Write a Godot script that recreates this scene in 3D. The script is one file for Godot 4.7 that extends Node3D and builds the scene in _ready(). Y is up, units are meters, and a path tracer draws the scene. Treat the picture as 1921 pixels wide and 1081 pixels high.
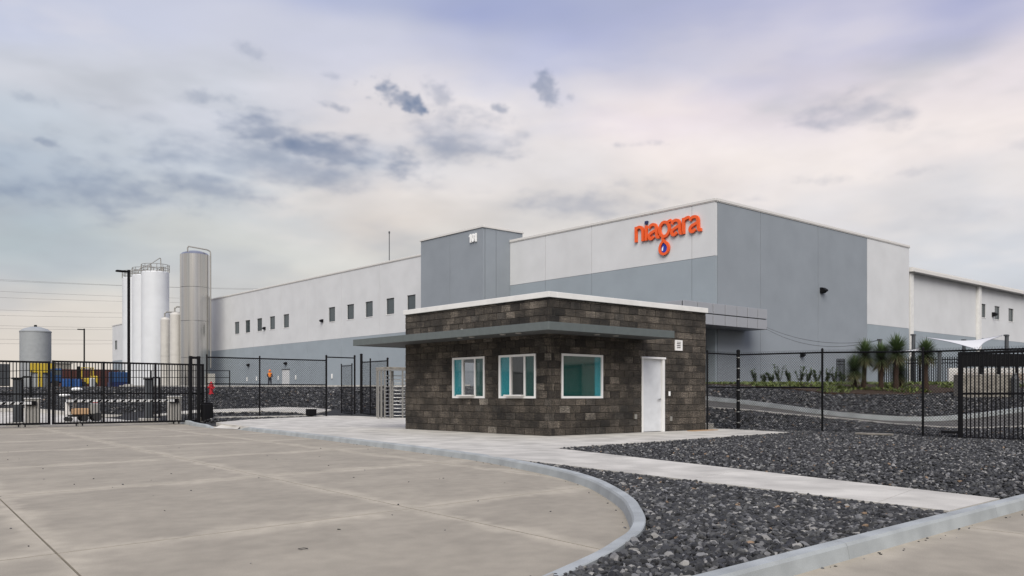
extends Node3D
# Industrial plant behind a block guard house: metres, y up. +x runs along the plant's end wall, -z along its long wall.

var mats := {}
var tex := {}
var rng := RandomNumberGenerator.new()

# ---------------------------------------------------------------- mesh builder
class MB:
	var v := PackedVector3Array()
	var n := PackedVector3Array()
	var uv := PackedVector2Array()
	var c := PackedColorArray()
	var colored := false
	var col := Color(1, 1, 1)
	func tri(a: Vector3, b: Vector3, d: Vector3, na: Vector3, nb: Vector3, nd: Vector3, ua := Vector2.ZERO, ub := Vector2.ZERO, ud := Vector2.ZERO) -> void:
		v.append(a); v.append(d); v.append(b)
		n.append(na); n.append(nd); n.append(nb)
		uv.append(ua); uv.append(ud); uv.append(ub)
		if colored:
			c.append(col); c.append(col); c.append(col)
	func ftri(a: Vector3, b: Vector3, d: Vector3) -> void:
		var m := (b - a).cross(d - a)
		if m.length_squared() < 1e-16:
			return
		m = m.normalized()
		tri(a, b, d, m, m, m)
	func quad(a: Vector3, b: Vector3, d: Vector3, e: Vector3) -> void:   # counter-clockwise from outside
		var m := (b - a).cross(d - a)
		if m.length_squared() < 1e-16:
			m = (d - a).cross(e - a)
		m = m.normalized()
		tri(a, b, d, m, m, m, Vector2(0, 1), Vector2(1, 1), Vector2(1, 0))
		tri(a, d, e, m, m, m, Vector2(0, 1), Vector2(1, 0), Vector2(0, 0))
	func box(lo: Vector3, hi: Vector3, t := Transform3D.IDENTITY) -> void:
		var p := []
		for i in 8:
			p.append(t * Vector3(hi.x if i & 1 else lo.x, hi.y if i & 2 else lo.y, hi.z if i & 4 else lo.z))
		quad(p[4], p[5], p[7], p[6]); quad(p[1], p[0], p[2], p[3])
		quad(p[5], p[1], p[3], p[7]); quad(p[0], p[4], p[6], p[2])
		quad(p[6], p[7], p[3], p[2]); quad(p[0], p[1], p[5], p[4])
	func cbox(lo: Vector3, hi: Vector3, b: float, t := Transform3D.IDENTITY) -> void:   # every edge chamfered by b
		var mid := (lo + hi) * 0.5
		var h := (hi - lo) * 0.5
		b = min(b, min(h.x, min(h.y, h.z)) * 0.8)
		var f := func(s: Vector3, ax: int) -> Vector3:
			var k := h - Vector3(b, b, b)
			k[ax] = h[ax]
			return t * (mid + Vector3(s.x * k.x, s.y * k.y, s.z * k.z))
		for ax in 3:
			for s in [-1.0, 1.0]:
				var q := []
				for k in [[-1.0, -1.0], [1.0, -1.0], [1.0, 1.0], [-1.0, 1.0]]:
					var w := Vector3.ZERO
					w[ax] = s; w[(ax + 1) % 3] = k[0]; w[(ax + 2) % 3] = k[1]
					q.append(f.call(w, ax))
				if s > 0: quad(q[0], q[1], q[2], q[3])
				else: quad(q[3], q[2], q[1], q[0])
		for ax in 3:
			var a1 := (ax + 1) % 3
			var a2 := (ax + 2) % 3
			for s1 in [-1.0, 1.0]:
				for s2 in [-1.0, 1.0]:
					var w0 := Vector3.ZERO
					var w1 := Vector3.ZERO
					w0[ax] = -1; w0[a1] = s1; w0[a2] = s2
					w1[ax] = 1; w1[a1] = s1; w1[a2] = s2
					if s1 * s2 > 0: quad(f.call(w0, a1), f.call(w1, a1), f.call(w1, a2), f.call(w0, a2))
					else: quad(f.call(w0, a2), f.call(w1, a2), f.call(w1, a1), f.call(w0, a1))
		for i in 8:
			var w := Vector3(1 if i & 1 else -1, 1 if i & 2 else -1, 1 if i & 4 else -1)
			if w.x * w.y * w.z > 0: ftri(f.call(w, 0), f.call(w, 1), f.call(w, 2))
			else: ftri(f.call(w, 0), f.call(w, 2), f.call(w, 1))
	func tube(a: Vector3, b: Vector3, r: float, sides := 6, r2 := -1.0, caps := true) -> void:
		if r2 < 0: r2 = r
		var d := (b - a).normalized()
		var u := d.cross(Vector3.UP if absf(d.y) < 0.9 else Vector3.RIGHT).normalized()
		var w := d.cross(u)
		for i in sides:
			var t0 := TAU * i / sides
			var t1 := TAU * (i + 1) / sides
			var n0 := u * cos(t0) + w * sin(t0)
			var n1 := u * cos(t1) + w * sin(t1)
			tri(a + n0 * r, a + n1 * r, b + n1 * r2, n0, n1, n1)
			tri(a + n0 * r, b + n1 * r2, b + n0 * r2, n0, n1, n0)
			if caps:
				tri(a, a + n1 * r, a + n0 * r, -d, -d, -d)
				tri(b, b + n0 * r2, b + n1 * r2, d, d, d)
	func path(pts: Array, r: float, sides := 6) -> void:
		for i in pts.size() - 1:
			tube(pts[i], pts[i + 1], r, sides)
	func lathe(prof: Array, segs: int, o := Vector3.ZERO, smooth := false) -> void:   # prof: Vector2(radius, y), bottom to top
		for k in prof.size() - 1:
			var p: Vector2 = prof[k]
			var q: Vector2 = prof[k + 1]
			var nn := Vector2(q.y - p.y, p.x - q.x).normalized()
			for i in segs:
				var t0 := TAU * i / segs
				var t1 := TAU * (i + 1) / segs
				var d0 := Vector3(cos(t0), 0, -sin(t0))
				var d1 := Vector3(cos(t1), 0, -sin(t1))
				var n0 := d0 * nn.x + Vector3.UP * nn.y
				var n1 := d1 * nn.x + Vector3.UP * nn.y
				var a := o + d0 * p.x + Vector3.UP * p.y
				var b := o + d1 * p.x + Vector3.UP * p.y
				var e := o + d1 * q.x + Vector3.UP * q.y
				var g := o + d0 * q.x + Vector3.UP * q.y
				if p.x > 1e-4: tri(a, b, e, n0, n1, n1)
				if q.x > 1e-4: tri(a, e, g, n0, n1, n0)
	func mesh() -> ArrayMesh:
		var a := []
		a.resize(Mesh.ARRAY_MAX)
		a[Mesh.ARRAY_VERTEX] = v
		a[Mesh.ARRAY_NORMAL] = n
		a[Mesh.ARRAY_TEX_UV] = uv
		if colored: a[Mesh.ARRAY_COLOR] = c
		var m := ArrayMesh.new()
		m.add_surface_from_arrays(Mesh.PRIMITIVE_TRIANGLES, a)
		return m

# ---------------------------------------------------------------- node helpers
func obj(called: String, m, material, parent: Node = null, at := Vector3.ZERO) -> MeshInstance3D:
	var o := MeshInstance3D.new()
	o.name = called
	o.mesh = m.mesh() if m is MB else m
	if o.mesh.get_surface_count():
		o.mesh = o.mesh
		o.material_override = mats[material] if material is String else material
	(parent if parent else self).add_child(o, true)
	o.position = at
	return o

func tag(o: Node, label: String, category: String, group := "", kind := "") -> Node:
	if label: o.set_meta("label", label)
	if category: o.set_meta("category", category)
	if group: o.set_meta("group", group)
	if kind: o.set_meta("kind", kind)
	return o

var used_names := {}
func thing(called: String, label: String, category: String, at := Vector3.ZERO, group := "") -> Node3D:
	var o := Node3D.new()
	used_names[called] = used_names.get(called, -1) + 1
	o.name = called if used_names[called] == 0 else "%s_%03d" % [called, used_names[called]]
	add_child(o)
	o.position = at
	tag(o, label, category, group)
	return o

func structure(called: String, m, material, label := "") -> MeshInstance3D:
	var o := obj(called, m, material)
	o.set_meta("kind", "structure")
	if label: o.set_meta("label", label)
	return o

func bx(lo: Vector3, hi: Vector3, bevel := 0.0) -> MB:
	var m := MB.new()
	if bevel > 0: m.cbox(lo, hi, bevel)
	else: m.box(lo, hi)
	return m

# ---------------------------------------------------------------- materials
func noise_img(size: int, freq: float, octaves: int, seed_: int, lo: float, hi: float, kind := FastNoiseLite.TYPE_SIMPLEX_SMOOTH, gain := 0.5) -> ImageTexture:
	var f := FastNoiseLite.new()
	f.noise_type = kind
	f.seed = seed_
	f.frequency = freq
	f.fractal_octaves = octaves
	f.fractal_gain = gain
	var im := f.get_seamless_image(size, size)
	im.convert(Image.FORMAT_L8)
	var d := im.get_data()
	for i in d.size():
		d[i] = int(clampf(lo + (hi - lo) * d[i] / 255.0, 0, 1) * 255.0)
	return ImageTexture.create_from_image(Image.create_from_data(size, size, false, Image.FORMAT_L8, d))

func mat(called: String, lin: Color, rough: float, opt := {}) -> StandardMaterial3D:
	var m := StandardMaterial3D.new()
	m.resource_name = called
	m.albedo_color = Color(lin.r, lin.g, lin.b).linear_to_srgb()
	m.roughness = rough
	m.metallic = opt.get("metal", 0.0)
	if opt.has("spec"): m.metallic_specular = opt.spec
	if opt.has("tex"):
		m.albedo_texture = tex[opt.tex]
		m.uv1_triplanar = true
		m.uv1_world_triplanar = true
		var s: float = opt.get("scale", 0.5)
		m.uv1_scale = opt.get("scale3", Vector3(s, s, s))
		if opt.get("own_uv", false):
			m.uv1_triplanar = false
			m.uv1_world_triplanar = false
			m.uv1_scale = Vector3.ONE
	if opt.has("bump"):
		m.heightmap_enabled = true
		m.heightmap_texture = tex[opt.bump]
		m.heightmap_scale = opt.get("height", 1.0)
		if not opt.has("tex"):
			m.uv1_triplanar = true
			m.uv1_world_triplanar = true
			var s2: float = opt.get("scale", 0.5)
			m.uv1_scale = Vector3(s2, s2, s2)
	if opt.has("detail"):
		m.detail_enabled = true
		m.detail_blend_mode = BaseMaterial3D.BLEND_MODE_MUL
		m.detail_albedo = tex[opt.detail]
		m.detail_uv_layer = BaseMaterial3D.DETAIL_UV_2
		m.uv2_triplanar = true
		m.uv2_world_triplanar = true
		var s3: float = opt.get("dscale", 0.1)
		m.uv2_scale = opt.get("dscale3", Vector3(s3, s3, s3))
	if opt.get("vcol", false): m.vertex_color_use_as_albedo = true
	if opt.has("alpha"):
		m.transparency = BaseMaterial3D.TRANSPARENCY_ALPHA
		m.albedo_color.a = opt.alpha
	if opt.has("backlight"):
		m.backlight_enabled = true
		m.backlight = opt.backlight
	m.cull_mode = BaseMaterial3D.CULL_DISABLED
	mats[called] = m
	return m

func make_materials() -> void:
	tex.grain = noise_img(512, 0.05, 4, 3, 0.72, 1.0)
	tex.blotch = noise_img(512, 0.012, 5, 8, 0.7, 1.06)
	tex.streak = noise_img(512, 0.012, 4, 11, 0.84, 1.04)
	tex.block = noise_img(512, 0.04, 5, 21, -0.35, 1.45, FastNoiseLite.TYPE_SIMPLEX_SMOOTH, 0.7)
	tex.pebble = noise_img(512, 0.06, 2, 5, 0.15, 1.1, FastNoiseLite.TYPE_CELLULAR)
	tex.soft = noise_img(256, 0.02, 3, 31, 0.93, 1.0)
	tex.wash = noise_img(512, 0.008, 5, 61, 0.95, 1.0)
	tex.fine = noise_img(512, 0.09, 3, 71, 0.9, 1.0)
	tex.weather = noise_img(512, 0.011, 5, 81, 0.45, 1.2, FastNoiseLite.TYPE_SIMPLEX_SMOOTH, 0.6)
	tex.rough = noise_img(512, 0.12, 4, 41, 0.0, 1.0)
	tex.stain = noise_img(512, 0.012, 5, 8, 0.82, 1.04)
	tex.slab = slab_texture(7)
	tex.slab2 = slab_texture(19)
	for k in 4:
		var tone: float = [1.0, 0.97, 1.02, 0.985][k]
		mat("road%d" % k, Color(0.478, 0.427, 0.34) * tone, 0.9, {tex = "slab" if k % 2 else "slab2", own_uv = true, detail = "fine", dscale3 = Vector3(1.6, 1.6, 1.6)})
	for k in 3:
		var tone2: float = [1.0, 0.96, 1.03][k]
		mat("walk%d" % k, Color(0.575, 0.55, 0.495) * tone2, 0.9, {tex = "stain", scale = 0.16, detail = "fine", dscale = 1.2})
	mat("joint", Color(0.07, 0.065, 0.055), 1.0)
	mat("kerb", Color(0.385, 0.41, 0.412), 0.8, {tex = "stain", scale = 0.25, detail = "fine", dscale = 1.5})
	mat("bare_concrete", Color(0.5, 0.48, 0.44), 0.9, {tex = "blotch", scale = 0.4})
	mat("ground", Color(0.062, 0.065, 0.072), 1.0, {tex = "pebble", scale = 1.1, bump = "pebble", height = 3.0})
	mat("far_ground", Color(0.11, 0.105, 0.095), 1.0, {tex = "blotch", scale = 0.03})
	mat("asphalt", Color(0.135, 0.128, 0.115), 0.95, {tex = "blotch", scale = 0.3, detail = "grain", dscale = 2.0})
	mat("rock", Color(1, 1, 1), 0.8, {vcol = true, tex = "grain", scale = 6.0})
	mat("soil", Color(0.13, 0.075, 0.04), 1.0, {tex = "pebble", scale = 0.9, bump = "pebble", height = 3.0})
	mat("mortar", Color(0.05, 0.044, 0.037), 1.0, {tex = "grain", scale = 2.0})
	var bt := [Color(0.235, 0.196, 0.153), Color(0.17, 0.141, 0.11), Color(0.32, 0.268, 0.212), Color(0.11, 0.092, 0.074), Color(0.42, 0.357, 0.285), Color(0.215, 0.187, 0.155), Color(0.62, 0.55, 0.455)]
	for k in bt.size():
		mat("block%d" % k, bt[k], 0.95, {tex = "block", scale = 1.3, bump = "rough", height = 0.5, detail = "weather", dscale = 0.17})
	mat("trim_white", Color(0.72, 0.71, 0.68), 0.6, {tex = "soft", scale = 0.3})
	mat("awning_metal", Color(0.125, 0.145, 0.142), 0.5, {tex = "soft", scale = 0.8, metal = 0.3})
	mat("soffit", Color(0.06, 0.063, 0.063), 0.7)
	mat("frame_white", Color(0.75, 0.74, 0.72), 0.5)
	mat("door_white", Color(0.67, 0.685, 0.70), 0.5, {tex = "soft", scale = 0.4})
	mat("steel", Color(0.55, 0.55, 0.54), 0.35, {metal = 0.9})
	mat("galvanised", Color(0.30, 0.29, 0.265), 0.5, {metal = 0.5})
	mat("interior", Color(0.17, 0.185, 0.16), 0.9)
	mat("interior_floor", Color(0.16, 0.15, 0.14), 0.8)
	mat("film_teal", Color(0.014, 0.25, 0.29), 0.05, {alpha = 0.66})
	mat("film_green", Color(0.01, 0.075, 0.066), 0.05, {alpha = 0.6})
	mat("glass_clear", Color(0.03, 0.04, 0.04), 0.03, {alpha = 0.15})
	mat("glass_dark", Color(0.035, 0.05, 0.055), 0.06, {spec = 0.6})
	mat("black_steel", Color(0.007, 0.007, 0.008), 0.6, {spec = 0.25})
	mat("black_vinyl", Color(0.006, 0.006, 0.007), 0.65, {spec = 0.25})
	mat("charcoal", Color(0.05, 0.055, 0.06), 0.5)
	mat("wall_white", Color(0.605, 0.61, 0.612), 0.85, {tex = "wash", scale = 0.07})
	mat("wall_grey", Color(0.285, 0.325, 0.355), 0.85, {tex = "wash", scale = 0.07})
	mat("wall_slate", Color(0.25, 0.276, 0.302), 0.85, {tex = "wash", scale = 0.07})
	mat("reveal", Color(0.06, 0.065, 0.07), 0.9)
	mat("coping", Color(0.62, 0.60, 0.57), 0.5)
	mat("panel_silver", Color(0.33, 0.34, 0.365), 0.45, {metal = 0.25})
	mat("silo_white", Color(0.64, 0.655, 0.67), 0.4, {tex = "wash", scale = 0.1})
	mat("silo_cream", Color(0.54, 0.52, 0.48), 0.45, {tex = "soft", scale = 0.2})
	mat("stainless", Color(0.60, 0.585, 0.56), 0.24, {metal = 1.0, tex = "streak", scale3 = Vector3(0.45, 0.004, 0.45)})
	mat("tank_grey", Color(0.30, 0.315, 0.32), 0.6, {tex = "soft", scale = 0.3})
	mat("orange", Color(0.78, 0.10, 0.012), 0.4)
	mat("sign_blue", Color(0.010, 0.03, 0.33), 0.3)
	mat("sign_navy", Color(0.008, 0.016, 0.075), 0.4)
	mat("sign_white", Color(0.85, 0.85, 0.83), 0.4)
	mat("yellow", Color(0.50, 0.36, 0.03), 0.5)
	mat("red", Color(0.42, 0.012, 0.02), 0.5)
	mat("rust_red", Color(0.10, 0.03, 0.022), 0.8, {tex = "grain", scale = 0.5})
	mat("blue", Color(0.012, 0.05, 0.14), 0.5)
	mat("barrel_blue", Color(0.01, 0.06, 0.2), 0.45)
	mat("beige", Color(0.27, 0.25, 0.215), 0.9, {tex = "blotch", scale = 0.5})
	mat("cabinet", Color(0.40, 0.385, 0.35), 0.6)
	mat("dark_green", Color(0.03, 0.04, 0.02), 1.0)
	mat("timber", Color(0.38, 0.24, 0.13), 0.8)
	mat("rubber", Color(0.015, 0.015, 0.015), 0.8)
	mat("sail", Color(0.60, 0.60, 0.60), 0.8, {backlight = Color(0.35, 0.35, 0.35)})
	mat("trunk", Color(0.11, 0.062, 0.038), 1.0, {tex = "block", scale = 3.0})
	mat("leaf", Color(1, 1, 1), 0.6, {vcol = true, backlight = Color(0.2, 0.25, 0.1)})
	mat("skin", Color(0.30, 0.17, 0.11), 0.7)
	mat("jacket", Color(0.025, 0.025, 0.035), 0.9)
	mat("vest", Color(0.80, 0.22, 0.02), 0.7)
	mat("helmet", Color(0.85, 0.20, 0.02), 0.4)

func slab_texture(seed_: int) -> ImageTexture:
	# poured concrete: broom grain, darker worn middle, pale dusty laitance along the sawn edges
	var s := 256
	var a := FastNoiseLite.new(); a.seed = seed_; a.frequency = 0.012; a.fractal_octaves = 5
	var b := FastNoiseLite.new(); b.seed = seed_ + 5; b.frequency = 0.03; b.fractal_octaves = 4
	var d := PackedByteArray(); d.resize(s * s)
	for y in s:
		for x in s:
			var e := minf(minf(x, s - 1 - x) * 1.25, minf(y, s - 1 - y)) / float(s)
			var w := a.get_noise_2d(x * 0.8, y * 1.3)
			var pale := 1.0 - smoothstep(0.0, 0.085 + 0.08 * w, e + 0.03 * b.get_noise_2d(x, y))
			var val := 0.82 + 0.06 * w + 0.04 * b.get_noise_2d(x * 1.6 + 400.0, y * 2.2) + 0.12 * pale * (0.6 + 0.8 * absf(b.get_noise_2d(y + 90.0, x)))
			d[y * s + x] = int(clampf(val, 0.0, 1.0) * 255.0)
	return ImageTexture.create_from_image(Image.create_from_data(s, s, false, Image.FORMAT_L8, d))

# ---------------------------------------------------------------- sky
var sky_noise := FastNoiseLite.new()
var sky_noise2 := FastNoiseLite.new()
var puffs := []   # [azimuth, elevation, half width, half height, tilt, darkness, softness] in degrees

func sn(f: FastNoiseLite, az: float, el: float, a: float, b: float, off := 0.0) -> float:   # noise that closes round the horizon
	var t := deg_to_rad(az)
	return f.get_noise_3d(sin(t) * 57.3 * a, el * b + off, cos(t) * 57.3 * a)

const SKY_ROWS := [24.4, 21.5, 18.4, 15.1, 11.8, 8.4, 5.0, 0.0]   # elevations, degrees
const SKY_TONES := [
	[[176, 185, 215], [175, 184, 215], [180, 187, 216], [162, 171, 210], [172, 178, 210], [182, 184, 212], [146, 155, 200]],
	[[196, 202, 222], [203, 206, 222], [205, 207, 224], [192, 196, 220], [190, 193, 216], [204, 203, 222], [186, 188, 214]],
	[[208, 211, 220], [208, 211, 221], [217, 216, 224], [224, 221, 227], [232, 222, 227], [228, 220, 226], [232, 224, 228]],
	[[190, 199, 210], [199, 205, 214], [196, 201, 212], [218, 217, 222], [236, 227, 226], [238, 230, 228], [240, 231, 229]],
	[[172, 184, 199], [196, 201, 206], [222, 215, 210], [218, 215, 215], [232, 225, 221], [222, 219, 221], [218, 217, 221]],
	[[186, 197, 203], [209, 211, 209], [217, 216, 212], [223, 218, 213], [222, 219, 218], [214, 215, 219], [205, 209, 217]],
	[[219, 213, 206], [220, 214, 206], [220, 215, 209], [220, 215, 210], [218, 216, 214], [212, 213, 216], [204, 208, 215]],
	[[224, 215, 204], [224, 215, 204], [223, 215, 206], [222, 215, 208], [220, 215, 211], [214, 213, 213], [208, 209, 213]]]
var sky_grid := []

func sky_base(az: float, el: float) -> Color:
	# az from the view's middle, degrees; the same tones mirror round the horizon, the topmost row goes on to the zenith
	if sky_grid.is_empty():
		for r in SKY_TONES:
			var row := []
			for c in r: row.append(Color(c[0] / 255.0, c[1] / 255.0, c[2] / 255.0).srgb_to_linear())
			sky_grid.append(row)
	var w1 := sn(sky_noise, az, el, 1.3, 3.0)
	var w2 := sn(sky_noise, az, el, 1.3, 3.0, 300.0)
	var e := clampf(el + 2.6 * w1, 0.0, 24.4)
	var a := fposmod(az + 7.0 * w2 + 30.0, 120.0)
	if a > 60.0: a = 120.0 - a
	a = a / 60.0 * 6.0
	var ci := mini(int(a), 5)
	var ri := 0
	while ri < 6 and e < SKY_ROWS[ri + 1]: ri += 1
	var fx := smoothstep(0.0, 1.0, a - ci)
	var fy := smoothstep(0.0, 1.0, (SKY_ROWS[ri] - e) / (SKY_ROWS[ri] - SKY_ROWS[ri + 1]))
	return sky_grid[ri][ci].lerp(sky_grid[ri][ci + 1], fx).lerp(sky_grid[ri + 1][ci].lerp(sky_grid[ri + 1][ci + 1], fx), fy)

func sky_detail(c: Color, az: float, el: float, dark: float) -> Color:
	var f := sn(sky_noise2, az, el, 2.4, 6.0)
	var g := sn(sky_noise2, az, el, 1.1, 3.4, 77.0)
	var veil := smoothstep(1.0, 5.0, el) * (1.0 - 0.7 * smoothstep(17.0, 23.0, el))
	c = c.lerp(Color(0.44, 0.47, 0.52), 0.42 * smoothstep(0.03, 0.42, g) * veil)
	c = c.lerp(Color(0.93, 0.85, 0.80), 0.34 * smoothstep(0.05, 0.42, -g) * veil)
	c = c * (1.0 + 0.13 * f * veil)
	return c.lerp(Color(0.195, 0.25, 0.37), dark)

func splat(buf: PackedFloat32Array, w: int, h: int, az0: float, el0: float, step: float) -> void:
	# buf covers azimuth az0.. and elevation el0 downwards, step degrees per cell
	for p in puffs:
		var reach: float = p[2] * 1.9 + 1.0
		var x0 := maxi(0, int((p[0] - reach - az0) / step))
		var x1 := mini(w - 1, int((p[0] + reach - az0) / step))
		var y0 := maxi(0, int((el0 - (p[1] + p[3] * 2.2 + absf(p[4]) * p[2] + 1.0)) / step))
		var y1 := mini(h - 1, int((el0 - (p[1] - p[3] * 2.2 - absf(p[4]) * p[2] - 1.0)) / step))
		for y in range(y0, y1 + 1):
			for x in range(x0, x1 + 1):
				var a: float = az0 + x * step
				var e: float = el0 - y * step
				var dx: float = (a - p[0]) / p[2]
				var dy: float = (e - p[1] - p[4] * (a - p[0])) / p[3]
				var k := sky_noise2.get_noise_2d(a * 11.0 + p[0] * 9.0, e * 17.0) * 0.95 + sky_noise2.get_noise_2d(a * 34.0, e * 50.0) * 0.4
				if p[2] > 2.5: k = sky_noise2.get_noise_2d(a * 4.5 + p[0] * 9.0, e * 9.0) * 0.95 + sky_noise2.get_noise_2d(a * 12.0, e * 34.0) * 0.5
				dy *= 1.0 if dy > 0 else 1.25
				var d := 1.0 - sqrt(dx * dx + dy * dy) + k * (0.85 if p[2] < 2.5 else 0.62)
				if d > 0.0:
					var i := y * w + x
					buf[i] = maxf(buf[i], p[5] * smoothstep(0.0, p[6] * 1.15, d) * (0.85 + 0.5 * k))

func make_sky() -> Sky:
	var yaw := 40.877   # the view's azimuth east of -z
	sky_noise.seed = 4; sky_noise.frequency = 0.03; sky_noise.fractal_octaves = 4
	sky_noise2.seed = 12; sky_noise2.frequency = 0.035; sky_noise2.fractal_octaves = 5; sky_noise2.fractal_gain = 0.55
	# clouds in view: azimuth, elevation, half width, half height, tilt, darkness, softness
	puffs = [
		[-7.6, 18.8, 2.3, 0.95, -0.28, 0.85, 0.5], [-15.6, 16.4, 4.4, 1.5, -0.10, 0.76, 0.7], [-10.8, 15.2, 6.2, 1.5, -0.13, 0.76, 0.7], [-17.0, 14.2, 10.0, 2.4, -0.06, 0.44, 0.9],
		[2.2, 19.4, 0.95, 1.5, -0.5, 0.55, 0.7], [3.8, 18.9, 0.5, 0.5, -0.3, 0.40, 0.8], [-0.8, 18.3, 1.2, 0.38, -0.15, 0.60, 0.7], [-11.4, 18.0, 1.2, 0.36, -0.25, 0.55, 0.8],
		[-4.6, 18.6, 1.2, 1.5, -0.6, 0.36, 0.9], [-3.6, 16.2, 4.8, 2.6, 0.0, 0.54, 0.9], [-19.5, 18.0, 2.2, 0.55, 0.05, 0.34, 0.9], [-16.5, 20.7, 1.5, 0.75, -0.3, 0.26, 0.9],
		[-27.8, 14.4, 1.0, 0.32, -0.15, 0.55, 0.8], [-24.8, 16.8, 1.8, 0.34, -0.03, 0.34, 0.9], [-28.4, 16.6, 1.7, 0.42, -0.1, 0.30, 0.9], [-11.9, 19.8, 1.0, 0.35, 0.0, 0.25, 0.9],
		[21.5, 16.7, 4.4, 1.3, -0.06, 0.40, 0.7], [8.4, 16.0, 1.9, 0.28, 0.0, 0.34, 0.9], [19.8, 13.2, 2.3, 0.5, -0.05, 0.20, 1.0], [24.4, 13.2, 2.4, 0.4, 0.0, 0.14, 1.0],
		[-25.5, 11.9, 8.5, 2.3, -0.05, 0.54, 0.9], [-18.5, 12.7, 6.5, 1.3, -0.08, 0.50, 0.9], [6.5, 12.4, 8.5, 1.8, -0.02, 0.36, 0.9], [-5.0, 13.4, 4.5, 0.8, 0.0, 0.28, 1.3], [-19.0, 15.2, 5.5, 1.2, -0.05, 0.34, 1.4], [-29.5, 14.0, 4.0, 0.8, 0.0, 0.26, 1.4], [15.5, 11.4, 5.0, 0.9, 0.0, 0.18, 1.4], [27.5, 10.5, 5.0, 1.3, 0.05, 0.20, 1.4], [-1.5, 17.6, 2.2, 0.9, 0.0, 0.26, 1.1],
		[-26.5, 23.2, 1.4, 0.6, -0.2, 0.14, 1.0], [-17.0, 24.6, 2.0, 0.6, -0.4, 0.16, 1.0], [30.5, 14.0, 2.0, 0.5, 0.0, 0.15, 1.0]]
	var r := RandomNumberGenerator.new()
	r.seed = 77
	for k in 150:   # the same kind of clouds round the rest of the sky
		var az := r.randf_range(34.0, 326.0)
		puffs.append([az if az < 180.0 else az - 360.0, r.randf_range(10.0, 28.0), r.randf_range(1.0, 4.5), r.randf_range(0.4, 1.3), r.randf_range(-0.3, 0.1), r.randf_range(0.15, 0.6), r.randf_range(0.6, 1.2)])
	var W := 4096
	var H := 2048
	# coarse layer, whole upper sky
	var cw := 1024
	var ch := 256
	var st := 360.0 / cw
	var buf := PackedFloat32Array(); buf.resize(cw * ch)
	splat(buf, cw, ch, -180.0, 90.0, st)
	var coarse := Image.create(cw, 512, false, Image.FORMAT_RGBF)
	coarse.fill(Color(0.22, 0.21, 0.2))
	for y in ch:
		var el := 90.0 - (y + 0.5) * st
		for x in cw:
			var az := -180.0 + (x + 0.5) * st
			var i := posmod(x + int(round((yaw - 180.0) / st)), cw)
			coarse.set_pixel(i, y, sky_detail(sky_base(az, el), az, el, buf[y * cw + x]))
	for x in cw:
		coarse.set_pixel(x, ch, coarse.get_pixel(x, ch - 1))
	coarse.resize(W, H, Image.INTERPOLATE_BILINEAR)
	# fine layer, where the clouds are looked at closely
	var fs := 360.0 / W
	var a0 := -36.0
	var fw := int(72.0 / fs)
	var e0 := 30.0
	var fh := int(30.0 / fs)
	var fb := PackedFloat32Array(); fb.resize(fw * fh)
	splat(fb, fw, fh, a0, e0, fs)
	var shift := int(round((a0 + yaw) / fs))
	var top := int(round((90.0 - e0) / fs))
	for y in fh:
		var el := e0 - y * fs
		for x in fw:
			var az := a0 + x * fs
			coarse.set_pixel(posmod(x + shift, W), y + top, sky_detail(sky_base(az, el), az, el, fb[y * fw + x]))
	var p := PanoramaSkyMaterial.new()
	p.panorama = ImageTexture.create_from_image(coarse)
	var s := Sky.new()
	s.sky_material = p
	return s

# ---------------------------------------------------------------- terrain
const FX := 0.65444
const FZ := -0.75611
func ss(a: float, b: float, x: float) -> float:
	return smoothstep(a, b, x)

func rise(t: float) -> float:
	var k := [[0.0, 0.05], [2.0, 0.2], [10.0, 1.45], [14.0, 1.7], [55.0, 2.2], [100.0, 2.5], [400.0, 2.6]]
	if t <= 0: return 0.05
	for i in k.size() - 1:
		if t < k[i + 1][0]:
			return lerpf(k[i][1], k[i + 1][1], (t - k[i][0]) / (k[i + 1][0] - k[i][0]))
	return 2.6

var kerb_table := []
func kerb_x(z: float) -> float:   # the drive's edge along the guard house
	var k := [[-4.19, 4.03], [-5.44, 6.11], [-6.08, 6.79], [-7.99, 8.2], [-10.02, 9.1], [-12.45, 10.0], [-17.77, 11.03], [-23.36, 11.96], [-30.0, 12.93], [-37.0, 13.7]]
	if not kerb_table.is_empty(): k = kerb_table
	if z > k[0][0]: return 3.2
	for i in k.size() - 1:
		if z > k[i + 1][0]:
			return lerpf(k[i][1], k[i + 1][1], (z - k[i][0]) / (k[i + 1][0] - k[i][0]))
	return 13.7

func kerb_z(x: float) -> float:   # the kerb on the right
	return -3.17 - 0.0504 * (x - 5.31)

func slab_y(x: float, z: float) -> float:
	return 0.12 + 0.13 * ss(28.0, 37.0, -z) - 0.10 * ss(-11.5, -6.0, z) * ss(19.0, 24.0, x)

func ground_y(x: float, z: float) -> float:
	var s := x * FX + z * FZ
	var r := x * -FZ + z * FX
	var s0 := lerpf(41.0, 28.0, ss(-14.0, 14.0, r))
	var h := rise(s - s0)
	h = maxf(h, slab_y(x, z) - 0.042)
	if z > -37.5:
		var inside := minf(x - kerb_x(z), kerb_z(x) - z)
		h = lerpf(-0.12, h, ss(0.25, 0.8, inside))
	elif x < 15.0:
		# the drive climbs past the gate
		var e := ss(13.6, 15.0, x + 0.18 * (z + 37.0) * 0.0)
		h = lerpf(maxf(-0.12, rise(s - 44.0) - 0.1), h, e) if x > -14.0 else maxf(-0.12, h - 0.2)
	return h

func drive_y(x: float, z: float) -> float:
	var s := x * FX + z * FZ
	return maxf(0.0, rise(s - 44.0) - 0.05)

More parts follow.
